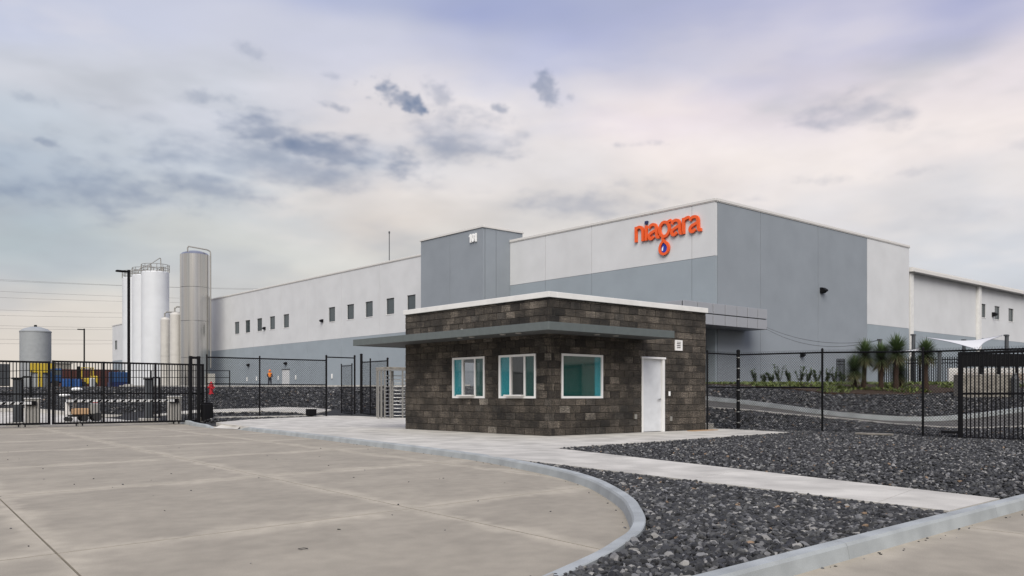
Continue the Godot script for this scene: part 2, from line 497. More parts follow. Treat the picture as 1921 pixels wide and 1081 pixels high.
func axis(stops: Array) -> PackedFloat32Array:   # [[from, to, step], ...]
	var a := PackedFloat32Array()
	for s in stops:
		var x: float = s[0]
		while x < s[1] - 1e-3:
			a.append(x)
			x += s[2]
	a.append(stops[-1][1])
	return a

func grid_sheet(xs: PackedFloat32Array, zs: PackedFloat32Array, f: Callable) -> MB:
	var m := MB.new()
	var hs := []
	for x in xs:
		var col := PackedFloat32Array()
		for z in zs: col.append(f.call(x, z))
		hs.append(col)
	for i in xs.size() - 1:
		for j in zs.size() - 1:
			var a := Vector3(xs[i], hs[i][j], zs[j])
			var b := Vector3(xs[i + 1], hs[i + 1][j], zs[j])
			var c := Vector3(xs[i + 1], hs[i + 1][j + 1], zs[j + 1])
			var d := Vector3(xs[i], hs[i][j + 1], zs[j + 1])
			m.quad(d, c, b, a)
	return m

func poly_sheet(m: MB, poly: PackedVector2Array, f: Callable, thick: float) -> void:   # Vector2(x, z)
	if Geometry2D.is_polygon_clockwise(poly): poly.reverse()
	var t := Geometry2D.triangulate_polygon(poly)
	for i in range(0, t.size(), 3):
		var a := poly[t[i]]
		var b := poly[t[i + 1]]
		var c := poly[t[i + 2]]
		var p := Vector3(a.x, f.call(a.x, a.y), a.y)
		var q := Vector3(b.x, f.call(b.x, b.y), b.y)
		var r := Vector3(c.x, f.call(c.x, c.y), c.y)
		if (q - p).cross(r - p).y < 0: m.ftri(p, r, q)
		else: m.ftri(p, q, r)
	for i in poly.size():
		var a := poly[i]
		var b := poly[(i + 1) % poly.size()]
		var p := Vector3(a.x, f.call(a.x, a.y), a.y)
		var q := Vector3(b.x, f.call(b.x, b.y), b.y)
		m.quad(q - Vector3(0, thick, 0), p - Vector3(0, thick, 0), p, q)

func smooth_line(pts: Array, per: int) -> Array:
	var out := []
	for i in pts.size() - 1:
		var p0: Vector2 = pts[maxi(i - 1, 0)]
		var p3: Vector2 = pts[mini(i + 2, pts.size() - 1)]
		for k in per:
			out.append(pts[i].cubic_interpolate(pts[i + 1], p0, p3, float(k) / per))
	out.append(pts[-1])
	return out

func sweep(line: Array, prof: Array, y_of: Callable) -> MB:   # profile Vector2(inwards to the left of the line, up)
	var m := MB.new()
	var rows := []
	for i in line.size():
		var d: Vector2 = (line[mini(i + 1, line.size() - 1)] - line[maxi(i - 1, 0)]).normalized()
		var side := Vector2(-d.y, d.x)
		var row := []
		for p in prof:
			var q: Vector2 = line[i] + side * p.x
			row.append(Vector3(q.x, y_of.call(line[i].x, line[i].y) + p.y, q.y))
		rows.append(row)
	for i in rows.size() - 1:
		for k in prof.size() - 1:
			m.quad(rows[i][k], rows[i][k + 1], rows[i + 1][k + 1], rows[i + 1][k])
	for e in [0, rows.size() - 1]:
		for k in range(1, prof.size() - 1):
			m.ftri(rows[e][0], rows[e][k], rows[e][k + 1])
	return m

# ---------------------------------------------------------------- gravel
func rock_mesh(seed_: int, detail: int) -> ArrayMesh:
	var r := RandomNumberGenerator.new()
	r.seed = seed_
	var g := (1.0 + sqrt(5.0)) / 2.0
	var p := []
	for s in [-1.0, 1.0]:
		for t in [-1.0, 1.0]:
			p.append(Vector3(0, s, t * g).normalized()); p.append(Vector3(s, t * g, 0).normalized()); p.append(Vector3(t * g, 0, s).normalized())
	var faces := []
	for i in 12:
		for j in range(i + 1, 12):
			for k in range(j + 1, 12):
				if p[i].distance_to(p[j]) < 1.1 and p[j].distance_to(p[k]) < 1.1 and p[i].distance_to(p[k]) < 1.1:
					faces.append([p[i], p[j], p[k]] if (p[j] - p[i]).cross(p[k] - p[i]).dot(p[i]) > 0 else [p[i], p[k], p[j]])
	if detail:
		var more := []
		for f in faces:
			var a: Vector3 = (f[0] + f[1]).normalized()
			var b: Vector3 = (f[1] + f[2]).normalized()
			var c: Vector3 = (f[2] + f[0]).normalized()
			more.append_array([[f[0], a, c], [a, f[1], b], [c, b, f[2]], [a, b, c]])
		faces = more
	var cuts := []
	for k in 8: cuts.append([Vector3(r.randfn(), r.randfn(), r.randfn()).normalized(), r.randf_range(0.38, 0.7)])
	var warp := func(q: Vector3) -> Vector3:
		var o := q
		for c in cuts:
			var over: float = o.dot(c[0]) - c[1]
			if over > 0: o -= c[0] * over
		return o * Vector3(1.35, 0.8, 1.05)
	var m := MB.new()
	for f in faces: m.ftri(warp.call(f[0]), warp.call(f[1]), warp.call(f[2]))
	return m.mesh()

func rock_color() -> Color:
	var k := rng.randf()
	var c := Color(0.027, 0.028, 0.031) * rng.randf_range(0.4, 1.6)
	if k > 0.992: c = Color(0.32, 0.22, 0.14) * rng.randf_range(0.6, 1.1)
	elif k > 0.94: c = Color(0.38, 0.37, 0.35) * rng.randf_range(0.6, 1.1)
	elif k > 0.80: c = Color(0.17, 0.17, 0.172) * rng.randf_range(0.6, 1.4)
	elif k > 0.5: c = Color(0.068, 0.069, 0.07) * rng.randf_range(0.7, 1.3)
	return Color(c.r * 0.88, c.g * 0.88, c.b * 0.88, 1)

func gravel(called: String, label: String, seed_: int, detail: int, spots: Array) -> void:   # spots: [x, y, z, size]
	var mm := MultiMesh.new()
	mm.transform_format = MultiMesh.TRANSFORM_3D
	mm.use_colors = true
	mm.mesh = rock_mesh(seed_, detail)
	mm.instance_count = spots.size()
	for i in spots.size():
		var s: Array = spots[i]
		var b := Basis.from_euler(Vector3(rng.randf_range(-0.7, 0.7), rng.randf() * TAU, rng.randf_range(-0.7, 0.7)))
		b = b.scaled_local(Vector3(s[3] * rng.randf_range(0.8, 1.3), s[3] * rng.randf_range(0.7, 1.2), s[3] * rng.randf_range(0.75, 1.2)))
		mm.set_instance_transform(i, Transform3D(b, Vector3(s[0], s[1], s[2])))
		mm.set_instance_color(i, rock_color())
	var o := MultiMeshInstance3D.new()
	o.name = called
	o.multimesh = mm
	o.material_override = mats.rock
	add_child(o, true)
	tag(o, label, "gravel", "", "stuff")

func _ready() -> void:
	var t0 := Time.get_ticks_msec()
	rng.seed = 20
	# camera: level, with the lens shifted up
	var cam := Camera3D.new()
	cam.name = "camera"
	cam.projection = Camera3D.PROJECTION_FRUSTUM
	cam.near = 0.1
	cam.far = 3000.0
	cam.size = 0.1 * 1081.0 / 1635.4
	cam.frustum_offset = Vector2(0.0, 0.1 * (743.0 - 540.5) / 1635.4)
	add_child(cam)
	cam.position = Vector3(0, 1.2, 0)
	cam.rotation_degrees = Vector3(0, -40.877, 0)
	cam.current = true
	# sky and exposure
	var env := Environment.new()
	env.background_mode = Environment.BG_SKY
	env.sky = make_sky()
	env.background_energy_multiplier = 0.40
	env.tonemap_mode = Environment.TONE_MAPPER_LINEAR
	env.tonemap_exposure = 2.5
	env.sdfgi_enabled = true
	env.ssao_enabled = true
	env.ssil_enabled = true
	var we := WorldEnvironment.new()
	we.name = "environment"
	we.environment = env
	add_child(we)
	# a veiled sun, high over the left shoulder
	var sun := DirectionalLight3D.new()
	sun.name = "sun"
	sun.light_energy = 0.5
	sun.light_angular_distance = 45.0
	sun.light_color = Color(1.0, 0.98, 0.945)
	sun.shadow_enabled = true
	add_child(sun)
	sun.look_at_from_position(Vector3(-0.55, 0.75, 0.58) * 50.0, Vector3.ZERO)
	print("sky ", Time.get_ticks_msec() - t0)
	make_materials()
	print("materials ", Time.get_ticks_msec() - t0)
	build_ground()
	print("ground ", Time.get_ticks_msec() - t0)
	build_plant()
	build_silos()
	build_guard_house()
	print("buildings ", Time.get_ticks_msec() - t0)
	build_litter()
	build_fences()
	build_yard()
	build_planting()
	build_person()
	print("all ", Time.get_ticks_msec() - t0)

# ---------------------------------------------------------------- ground, road, kerbs, gravel
var keep_out := []   # polygons (x, z) where no gravel lies
func kerb_off(z: float, d: float) -> float:   # x at distance d inside the kerb line
	var k := (kerb_x(z + 0.06) - kerb_x(z - 0.06)) / 0.12
	return kerb_x(z) + d * sqrt(1.0 + k * k)
func near_line(z: float) -> float: return 8.43 + 0.168 * (-3.37 - z)
func far_line(z: float) -> float: return 9.89 + 0.268 * (-3.43 - z)

func cells(poly: PackedVector2Array, size: float, gap: float, turn := 0.0) -> Array:
	var out := []
	var lo := Vector2(1e9, 1e9)
	var hi := -lo
	for p in poly:
		lo = lo.min(p.rotated(-turn)); hi = hi.max(p.rotated(-turn))
	var x := lo.x
	while x < hi.x:
		var z := lo.y
		while z < hi.y:
			var sq := PackedVector2Array()
			for c in [Vector2(x, z), Vector2(x + size - gap, z), Vector2(x + size - gap, z + size - gap), Vector2(x, z + size - gap)]:
				sq.append(c.rotated(turn))
			for q in Geometry2D.intersect_polygons(sq, poly):
				if q.size() > 2 and not Geometry2D.triangulate_polygon(q).is_empty(): out.append(q)
			z += size
		x += size
	return out

func paved(called: String, poly: PackedVector2Array, size: float, gap: float, turn: float, f: Callable, material: String, variants: int, label: String, piece := "slab") -> void:
	var root := Node3D.new()
	root.name = called
	add_child(root, true)
	root.set_meta("kind", "structure")
	if label: root.set_meta("label", label)
	var k := 0
	for q in cells(poly, size, gap, turn):
		var m := MB.new()
		poly_sheet(m, q, f, 0.12)
		obj(piece, m, (material + str(k * 7 % variants)) if variants else material, root)
		k += 1

func pv(a: Array) -> PackedVector2Array:
	var p := PackedVector2Array()
	for q in a: p.append(Vector2(q[0], q[1]))
	return p

func build_ground() -> void:
	var xs := axis([[-900.0, -100.0, 100.0], [-100.0, -16.0, 12.0], [-16.0, 2.0, 2.0], [2.0, 60.0, 0.75], [60.0, 140.0, 10.0], [140.0, 900.0, 95.0]])
	var zs := axis([[-900.0, -200.0, 100.0], [-200.0, -80.0, 10.0], [-80.0, 0.25, 0.75], [0.25, 80.25, 10.0], [80.25, 480.25, 100.0]])
	structure("ground", grid_sheet(xs, zs, ground_y), "ground", "dark gravel ground rising towards the factory")
	# concrete drive: sawn slabs over a dark bed
	var road := structure("road", bx(Vector3(-40, -0.115, -37.4), Vector3(60, -0.02, 30)), "joint", "pale brown concrete drive cut into slabs")
	var du := Vector2(0.0949, -0.9955) * 4.6
	var dv := Vector2(0.9855, -0.12) * 3.6
	var sm := MB.new()
	var g := 0.009
	var c0 := Vector3(dv.x, 0, dv.y)
	var c1 := Vector3(du.x, 0, du.y)
	var a := Vector3.ZERO + c0 * g / 3.6 + c1 * g / 4.6
	var b := c0 * (1.0 - g / 3.6) + c1 * g / 4.6
	var c := c0 * (1.0 - g / 3.6) + c1 * (1.0 - g / 4.6)
	var d := c1 * (1.0 - g / 4.6) + c0 * g / 3.6
	sm.quad(a, b, c, d)
	var dn := Vector3(0, -0.10, 0)
	sm.quad(a + dn, b + dn, b, a); sm.quad(b + dn, c + dn, c, b); sm.quad(c + dn, d + dn, d, c); sm.quad(d + dn, a + dn, a, d)
	var slab := sm.mesh()
	for j in range(-5, 7):
		for i in range(-7, 11):
			var o := Vector2(5.27, -7.72) + dv * i + du * j
			if o.x > 13.0 and o.y < -6.5: continue
			obj("slab", slab, "road%d" % ((i * 5 + j * 3 + 80) % 4), road, Vector3(o.x, 0.0, o.y))
	# kerb round the island, in cast lengths
	var kerb := Node3D.new()
	kerb.name = "kerb"
	add_child(kerb)
	kerb.set_meta("kind", "structure")
	kerb.set_meta("label", "grey painted concrete kerb round the gravel island")
	var prof := [Vector2(0, -0.1), Vector2(0.0, 0.0), Vector2(0.018, 0.095), Vector2(0.034, 0.118), Vector2(0.128, 0.124), Vector2(0.136, 0.116), Vector2(0.136, -0.1)]
	var line := []
	for k in 10: line.append(Vector2(46.0 - k * 4.0, kerb_z(46.0 - k * 4.0)))
	line += [Vector2(7.5, -3.29), Vector2(5.31, -3.17), Vector2(4.0, -3.1), Vector2(3.25, -3.09), Vector2(2.92, -3.25), Vector2(2.92, -3.52), Vector2(3.2, -3.72)]
	line += [Vector2(3.52, -3.86), Vector2(4.1, -4.1), Vector2(4.48, -4.27), Vector2(4.85, -4.47), Vector2(5.29, -4.72), Vector2(5.83, -5.14), Vector2(6.45, -5.74), Vector2(6.93, -6.25), Vector2(7.59, -7.09), Vector2(8.25, -8.05), Vector2(8.9, -9.3), Vector2(9.5, -10.9), Vector2(10.0, -12.5), Vector2(10.55, -15.1), Vector2(11.03, -17.77), Vector2(11.5, -20.5), Vector2(11.96, -23.36), Vector2(12.45, -26.7), Vector2(12.93, -30.0)]
	var fine := smooth_line(line, 8)
	for q in fine:
		if q.y <= -3.86 and q.x > 3.4 and q.x < 14.0 and q.y > -31.0 and (kerb_table.is_empty() or q.y < kerb_table[-1][0]): kerb_table.append([q.y, q.x])
	kerb_table.append([-37.0, 13.7])
	var taper := func(x: float, z: float) -> float: return -0.105 * ss(-28.6, -29.9, z) if z < -20 else 0.0
	var piece := [fine[0]]
	var run := 0.0
	for i in range(1, fine.size()):
		run += fine[i].distance_to(fine[i - 1])
		piece.append(fine[i])
		if run > 3.0 or i == fine.size() - 1:
			var p := piece.duplicate()
			p[-1] = p[-1] - (p[-1] - p[-2]).normalized() * 0.006
			obj("kerb_length", sweep(p, prof, taper), "kerb", kerb)
			piece = [fine[i]]
			run = 0.0
	var stub := [Vector2(12.72, -31.54), Vector2(12.78, -32.2), Vector2(12.95, -33.6), Vector2(13.25, -35.2), Vector2(13.53, -36.4), Vector2(13.7, -37.6)]
	var rise2 := func(x: float, z: float) -> float: return -0.105 * (1.0 - ss(31.5, 32.9, -z)) + 0.05 * ss(33.0, 37.0, -z)
	obj("kerb_length", sweep(smooth_line(stub, 4), prof, rise2), "kerb", kerb)
	# pavement round the guard house and the walkway
	var p1 := PackedVector2Array()
	p1.append(Vector2(9.97, -12.2))
	for k in 13:
		var z := -12.4 - k * 1.45
		p1.append(Vector2(kerb_x(z) + 0.14, z))
	for q in [[13.05, -31.5], [13.25, -32.6], [15.4, -34.5], [17.3, -35.4], [20.1, -36.55], [20.1, -39.0], [21.9, -40.0], [22.0, -36.6], [22.1, -33.6], [24.4, -33.6], [24.0, -17.2], [23.2, -14.2], [12.47, -13.07]]:
		p1.append(Vector2(q[0], q[1]))
	paved("pavement", p1, 3.4, 0.008, 0.05, slab_y, "walk", 3, "pale concrete pavement round the guard house")
	var p2 := pv([[8.45, -3.5], [9.87, -3.57], [12.46, -13.05], [9.98, -12.18], [9.88, -11.9]])
	paved("walkway", p2, 2.6, 0.007, -0.21, func(x: float, z: float) -> float: return slab_y(x, z) + 0.003, "walk", 3, "straight pale concrete walkway between two gravel beds")
	keep_out += [p1, p2]
	var ramp := MB.new()
	ramp.quad(Vector3(12.93, 0.012, -29.9), Vector3(12.72, 0.012, -31.6), Vector3(13.2, 0.17, -31.6), Vector3(13.1, 0.16, -29.9))
	structure("kerb_ramp", ramp, "walk0", "short concrete ramp between two kerb ends")
	# drive past the gate
	var p3 := pv([[-14, -37.0], [13.9, -37.0], [14.6, -40.0], [15.4, -44.0], [14.6, -46.6], [13.5, -48.2], [12.4, -50.8], [11.6, -52.6], [9.6, -54.2], [5.0, -57.0], [-14, -66.0]])
	paved("inner_drive", p3, 2.3, 0.006, 0.0, func(x: float, z: float) -> float: return drive_y(x, z) - 0.006, "walk", 3, "pale concrete drive beyond the sliding gate")
	keep_out.append(p3)
	var edge := [Vector2(15.5, -43.4), Vector2(15.3, -45.6), Vector2(14.3, -47.3), Vector2(13.3, -48.9), Vector2(12.3, -51.2), Vector2(11.2, -53.2), Vector2(9.4, -54.6), Vector2(5.0, -57.4), Vector2(-6, -62)]
	var ek := structure("inner_drive_kerb", sweep(smooth_line(edge, 4), [Vector2(0.0, -0.2), Vector2(0.0, 0.14), Vector2(-0.2, 0.14), Vector2(-0.2, -0.2)], func(x: float, z: float) -> float: return drive_y(x, z)), "bare_concrete")
	ek.set_meta("label", "pale concrete kerb behind the sliding gate")
	# concrete path through the gravel behind the chain link fence
	var p4 := pv([[14.6, -44.6], [17.03, -44.2], [19.5, -42.7], [20.6, -42.0], [21.5, -40.2], [21.7, -38.9], [20.4, -38.7], [20.2, -40.2], [19.3, -41.6], [17.0, -43.3], [14.8, -43.9]])
	paved("gravel_path", p4, 1.8, 0.006, 0.0, func(x: float, z: float) -> float: return ground_y(x, z) + 0.05, "walk", 3, "narrow concrete path crossing the gravel bank")
	keep_out.append(p4)
	# service lane climbing behind the fence on the right
	var far := [[38.5, -44.0], [33.4, -33.0], [30.6, -24.5], [30.25, -22.35], [30.15, -20.4], [29.99, -18.61], [29.84, -16.89], [29.98, -15.38], [30.54, -14.1], [31.49, -13.41], [33.17, -12.82], [35.92, -12.16], [44, -10.5]]
	var near := [[41, -5.4], [34.0, -10.2], [31.97, -10.82], [30.27, -11.69], [29.65, -12.63], [29.49, -13.62], [29.36, -15.06], [29.1, -16.48], [28.93, -17.95], [28.9, -19.55], [28.69, -21.2], [28.9, -24.0], [31.6, -34.0], [36.0, -44.0]]
	var p5 := pv(far + near)
	paved("lane", p5, 2.5, 0.003, 0.3, func(x: float, z: float) -> float: return ground_y(x, z) + 0.04, "asphalt", 0, "narrow asphalt lane winding up behind the fence", "lane_section")
	keep_out.append(p5)
	var fl := []
	for q in far: fl.append(Vector2(q[0], q[1]))
	structure("lane_kerb", sweep(smooth_line(fl, 4), [Vector2(0, -0.15), Vector2(0.01, 0.17), Vector2(0.2, 0.18), Vector2(0.2, -0.15)], func(x: float, z: float) -> float: return ground_y(x, z)), "kerb", "grey kerb along the foot of the planted gravel mound")
	var nl := []
	for q in near: nl.append(Vector2(q[0], q[1]))
	structure("lane_edging", sweep(smooth_line(nl, 4), [Vector2(0, -0.15), Vector2(0.0, 0.075), Vector2(0.12, 0.075), Vector2(0.12, -0.15)], func(x: float, z: float) -> float: return ground_y(x, z)), "bare_concrete", "thin pale concrete edging on the near side of the lane")
	# service road in front of the long wall
	var p6 := pv([[33, -48], [36, -46], [50.3, -44], [50.3, -175], [30, -175], [30, -70]])
	paved("plant_road", p6, 6.0, 0.01, 0.0, func(x: float, z: float) -> float: return ground_y(x, z) + 0.03, "asphalt", 0, "grey service road along the long factory wall", "road_section")
	keep_out.append(p6)
	structure("plant_road_kerb", sweep([Vector2(29.8, -100), Vector2(29.8, -70), Vector2(32.8, -48), Vector2(35.8, -45.6)], [Vector2(0, -0.2), Vector2(0, 0.16), Vector2(-0.25, 0.16), Vector2(-0.25, -0.2)], func(x: float, z: float) -> float: return ground_y(x, z)), "bare_concrete", "pale kerb along the top of the gravel bank")
	# planted bed on the right
	var p7 := pv([[35.32, -26.03], [35.03, -23.7], [34.26, -21.0], [34.07, -19.12], [35.06, -17.99], [36.42, -16.82], [38.73, -15.61], [44.5, -13.6], [50.0, -22.0], [50.0, -33.0], [43, -36.0], [37.5, -32.0]])
	var bed := MB.new()
	var bn := FastNoiseLite.new(); bn.seed = 3; bn.frequency = 0.5
	for q in cells(p7, 0.7, 0.0):
		poly_sheet(bed, q, func(x: float, z: float) -> float: return ground_y(x, z) + 0.07 + 0.06 * bn.get_noise_2d(x, z), 0.15)
	structure("planting_bed", bed, "soil", "brown soil bed at the foot of the factory wall")
	keep_out.append(p7)
	# strip under the right gate
	structure("gate_strip", bx(Vector3(24.2, -0.12, -11.2), Vector3(24.75, 0.015, -1.0), 0.01), "bare_concrete", "concrete strip under the right picket gate")
	# stone beds level with the kerb
	var pa := PackedVector2Array()
	for k in 24:
		var z := -3.95 - k * 0.344
		pa.append(Vector2(kerb_off(z, 0.08), z))
	for q in [[9.86, -11.9], [8.46, -3.45], [3.6, -3.25], [3.3, -3.5], [3.6, -3.82]]: pa.append(Vector2(q[0], q[1]))
	var ba := MB.new()
	poly_sheet(ba, pa, func(x: float, z: float) -> float: return 0.085, 0.05)
	structure("gravel_base", ba, "ground", "dark stone base of the foreground gravel bed")
	var bb := MB.new()
	poly_sheet(bb, pv([[9.88, -3.5], [20, kerb_z(20.0) - 0.1], [24.1, kerb_z(24.1) - 0.1], [24.1, -6.5], [10.6, -6.0]]), func(x: float, z: float) -> float: return slab_y(x, z) - 0.038, 0.05)
	structure("gravel_base_001", bb, "ground", "dark stone base between the walkway and the right kerb")
	# gravel
	var spots := []
	while spots.size() < 13500:
		var x := rng.randf_range(3.0, 10.5)
		var z := rng.randf_range(-12.0, -3.2)
		if minf(x - kerb_off(z, 0.165), kerb_z(x) - 0.165 - z) < 0 or x > near_line(z) - 0.05: continue
		spots.append([x, 0.085 + rng.randf_range(-0.005, 0.028), z, rng.randf_range(0.016, 0.037)])
	gravel("gravel", "dark crushed stone in the foreground bed inside the curved kerb", 3, 1, spots)
	spots = []
	while spots.size() < 60000:
		var x := rng.randf_range(9.9, 31.0)
		var z := rng.randf_range(-17.5, -3.3)
		if z > kerb_z(x) - 0.165 or x < far_line(z) + 0.05: continue
		if x * FX + z * FZ < 6.0 or x > 0.9 * (16.0 - z) + 14.0: continue
		var blocked := false
		for p in keep_out:
			if Geometry2D.is_point_in_polygon(Vector2(x, z), p): blocked = true
		if blocked or (x > 24.1 and x < 24.8 and z > -11.3): continue
		var gy := ground_y(x, z)
		if x < 24.0 and z > -6.4: gy = maxf(gy, slab_y(x, z) - 0.038)
		spots.append([x, gy + rng.randf_range(0.0, 0.035), z, rng.randf_range(0.018, 0.040)])
	gravel("gravel_001", "dark crushed stone between the walkway and the right hand fence", 5, 0, spots)
	for part in [[30.0, 64.0, -1.02, -0.02, 40000, "gravel_002", "dark crushed stone bank behind the left gate and fence"], [27.0, 48.0, 0.14, 0.64, 42000, "gravel_003", "dark crushed stone mound beyond the right hand fence"]]:
		spots = []
		var tries := 0
		while spots.size() < part[4] and tries < 400000:
			tries += 1
			var s := rng.randf_range(part[0], part[1])
			var r := s * rng.randf_range(part[2], part[3]) * 0.62 if part[2] < 0 else s * rng.randf_range(part[2], part[3])
			var x := s * FX - r * FZ
			var z := s * FZ + r * FX
			if part[2] < 0 and z > -36.9 and (x < 14.1 or x > 19.5 or z > -33.5): continue
			if part[2] > 0 and x < 24.7: continue
			var blocked := false
			for p in keep_out:
				if Geometry2D.is_point_in_polygon(Vector2(x, z), p): blocked = true; break
			if blocked: continue
			spots.append([x, ground_y(x, z) + rng.randf_range(0.0, 0.04), z, rng.randf_range(0.03, 0.075)])
		gravel(part[5], part[6], 7, 0, spots)

func build_litter() -> void:
	var spots := []
	while spots.size() < 80:
		var x := rng.randf_range(-2.0, 12.0)
		var z := rng.randf_range(-26.0, -3.6)
		if x > kerb_x(z) - 0.1 : continue
		spots.append([x, 0.003, z, rng.randf_range(0.006, 0.016)])
	for k in 90:   # chips gathered along the kerbs
		if k % 2:
			var x := rng.randf_range(5.0, 14.0)
			spots.append([x, 0.003, kerb_z(x) + absf(rng.randfn()) * 0.06 + 0.01, rng.randf_range(0.005, 0.013)])
		else:
			var z := rng.randf_range(-20.0, -5.0)
			spots.append([kerb_x(z) - absf(rng.randfn()) * 0.06 - 0.01, 0.003, z, rng.randf_range(0.005, 0.013)])
	gravel("loose_stones", "loose stone chips scattered over the concrete drive", 9, 0, spots)
	var w := thing("wire_loop", "small loop of black wire lying on the drive", "wire", Vector3(3.2, 0.006, -6.2))
	var m := MB.new()
	m.path([Vector3(0, 0, 0), Vector3(0.03, 0.004, 0.02), Vector3(0.055, 0, 0.0), Vector3(0.04, 0.003, -0.035), Vector3(0.0, 0, -0.04), Vector3(-0.02, 0.004, -0.02), Vector3(-0.006, 0, 0.012)], 0.002, 5)
	obj("strand", m, "black_vinyl", w)

# ---------------------------------------------------------------- walls with openings
func wall_cells(m: MB, axis_: String, coord: float, depth: float, a0: float, a1: float, y0: float, y1: float, openings: Array) -> void:
	# a wall on the plane axis_ = coord, its body reaching to coord + depth; openings: [a0, a1, y0, y1]
	var cuts := [a0, a1]
	for o in openings:
		for e in [o[0], o[1]]:
			if e > a0 and e < a1 and not cuts.has(e): cuts.append(e)
	cuts.sort()
	for i in cuts.size() - 1:
		var mid: float = (cuts[i] + cuts[i + 1]) * 0.5
		var spans := [[y0, y1]]
		for o in openings:
			if mid > o[0] and mid < o[1]:
				var next := []
				for s in spans:
					if o[2] > s[0]: next.append([s[0], minf(s[1], o[2])])
					if o[3] < s[1]: next.append([maxf(s[0], o[3]), s[1]])
				spans = next
		for s in spans:
			if s[1] - s[0] < 1e-3: continue
			var lo := minf(coord, coord + depth)
			var hi := maxf(coord, coord + depth)
			if axis_ == "x": m.box(Vector3(lo, s[0], cuts[i]), Vector3(hi, s[1], cuts[i + 1]))
			else: m.box(Vector3(cuts[i], s[0], lo), Vector3(cuts[i + 1], s[1], hi))

func panel(parent: Node, axis_: String, coord: float, a0: float, a1: float, y0: float, y1: float, material: String, openings := [], called := "wall_panel") -> void:
	var m := MB.new()
	wall_cells(m, axis_, coord, 0.24 if axis_ == "x" else -0.24, a0 + 0.02, a1 - 0.02, y0, y1, openings)
	obj(called, m, material, parent)

func window_in(parent: Node, axis_: String, coord: float, o: Array, f := 0.07, glass := "glass_dark") -> void:
	# frame set back in the opening, pane behind it
	var sx := 1.0 if axis_ == "x" else -1.0
	var m := MB.new()
	var r := [[o[0], o[0] + f, o[2], o[3]], [o[1] - f, o[1], o[2], o[3]], [o[0] + f, o[1] - f, o[2], o[2] + f], [o[0] + f, o[1] - f, o[3] - f, o[3]]]
	for k in r:
		wall_cells(m, axis_, coord + 0.09 * sx, 0.08 * sx, k[0], k[1], k[2], k[3], [])
	var w := obj("window", m, "charcoal", parent)
	var g := MB.new()
	wall_cells(g, axis_, coord + 0.13 * sx, 0.02 * sx, o[0] + f, o[1] - f, o[2] + f, o[3] - f, [])
	obj("pane", g, glass, w)
	var s := MB.new()
	wall_cells(s, axis_, coord - 0.03 * sx, 0.12 * sx, o[0] - 0.03, o[1] + 0.03, o[2] - 0.07, o[2] - 0.005, [])
	obj("sill", s, "frame_white", w)

func wall_lamp(parent: Node, axis_: String, at: Vector3, size := 0.3) -> void:
	var m := MB.new()
	var out := Vector3(-1, 0, 0) if axis_ == "x" else Vector3(0, 0, 1)
	var side := Vector3(0, 0, 1) if axis_ == "x" else Vector3(1, 0, 0)
	var prof := [Vector2(0, -0.5), Vector2(0.35, -0.55), Vector2(1.1, -0.1), Vector2(1.0, 0.15), Vector2(0.45, 0.5), Vector2(0, 0.5)]
	var l := []
	var r := []
	for p in prof:
		l.append(at + out * p.x * size + Vector3.UP * p.y * size - side * size * 0.6)
		r.append(at + out * p.x * size + Vector3.UP * p.y * size + side * size * 0.6)
	for k in prof.size():
		var j := (k + 1) % prof.size()
		m.quad(l[k], r[k], r[j], l[j])
	for k in range(1, prof.size() - 1):
		m.ftri(l[0], l[k], l[k + 1]); m.ftri(r[0], r[k + 1], r[k])
	obj("wall_lamp", m, "black_steel", parent)

func stroke(m: MB, pts: Array, w: float, depth: float, base: float, tf: Callable, round_end := true) -> void:
	# a flat ribbon of width w along pts (2-D), raised from base to base + depth; tf(x, y, d) gives the place
	var l := []
	var r := []
	var closed: bool = pts[0].distance_to(pts[-1]) < 1e-4
	for i in pts.size():
		var p0: Vector2 = pts[i - 1] if i > 0 else (pts[pts.size() - 2] if closed else pts[0])
		var p1: Vector2 = pts[i + 1] if i < pts.size() - 1 else (pts[1] if closed else pts[i])
		var d := (p1 - p0).normalized()
		var nn := Vector2(-d.y, d.x) * w * 0.5
		l.append(pts[i] + nn); r.append(pts[i] - nn)
	var e := base + depth
	for i in pts.size() - 1:
		m.quad(tf.call(r[i], e), tf.call(r[i + 1], e), tf.call(l[i + 1], e), tf.call(l[i], e))
		m.quad(tf.call(r[i], base), tf.call(r[i + 1], base), tf.call(r[i + 1], e), tf.call(r[i], e))
		m.quad(tf.call(l[i + 1], base), tf.call(l[i], base), tf.call(l[i], e), tf.call(l[i + 1], e))
	if not closed:
		for k in [0, pts.size() - 1]:
			m.quad(tf.call(l[k], base), tf.call(r[k], base), tf.call(r[k], e), tf.call(l[k], e))

func bend(pts: Array, per := 6) -> Array:
	var a := []
	for p in pts: a.append(Vector2(p[0], p[1]))
	return smooth_line(a, per)

func ring(cx: float, cy: float, rx: float, ry: float, segs := 28) -> Array:
	var a := []
	for i in segs: a.append(Vector2(cx + rx * cos(TAU * i / segs), cy + ry * sin(TAU * i / segs)))
	a.append(a[0])
	return a

func fill(m: MB, pts: Array, depth: float, base: float, tf: Callable) -> void:
	var poly := PackedVector2Array(pts)
	if Geometry2D.is_polygon_clockwise(poly): poly.reverse()
	var t := Geometry2D.triangulate_polygon(poly)
	for i in range(0, t.size(), 3):
		m.ftri(tf.call(poly[t[i]], base + depth), tf.call(poly[t[i + 1]], base + depth), tf.call(poly[t[i + 2]], base + depth))
	for i in poly.size():
		var j := (i + 1) % poly.size()
		m.quad(tf.call(poly[i], base), tf.call(poly[j], base), tf.call(poly[j], base + depth), tf.call(poly[i], base + depth))

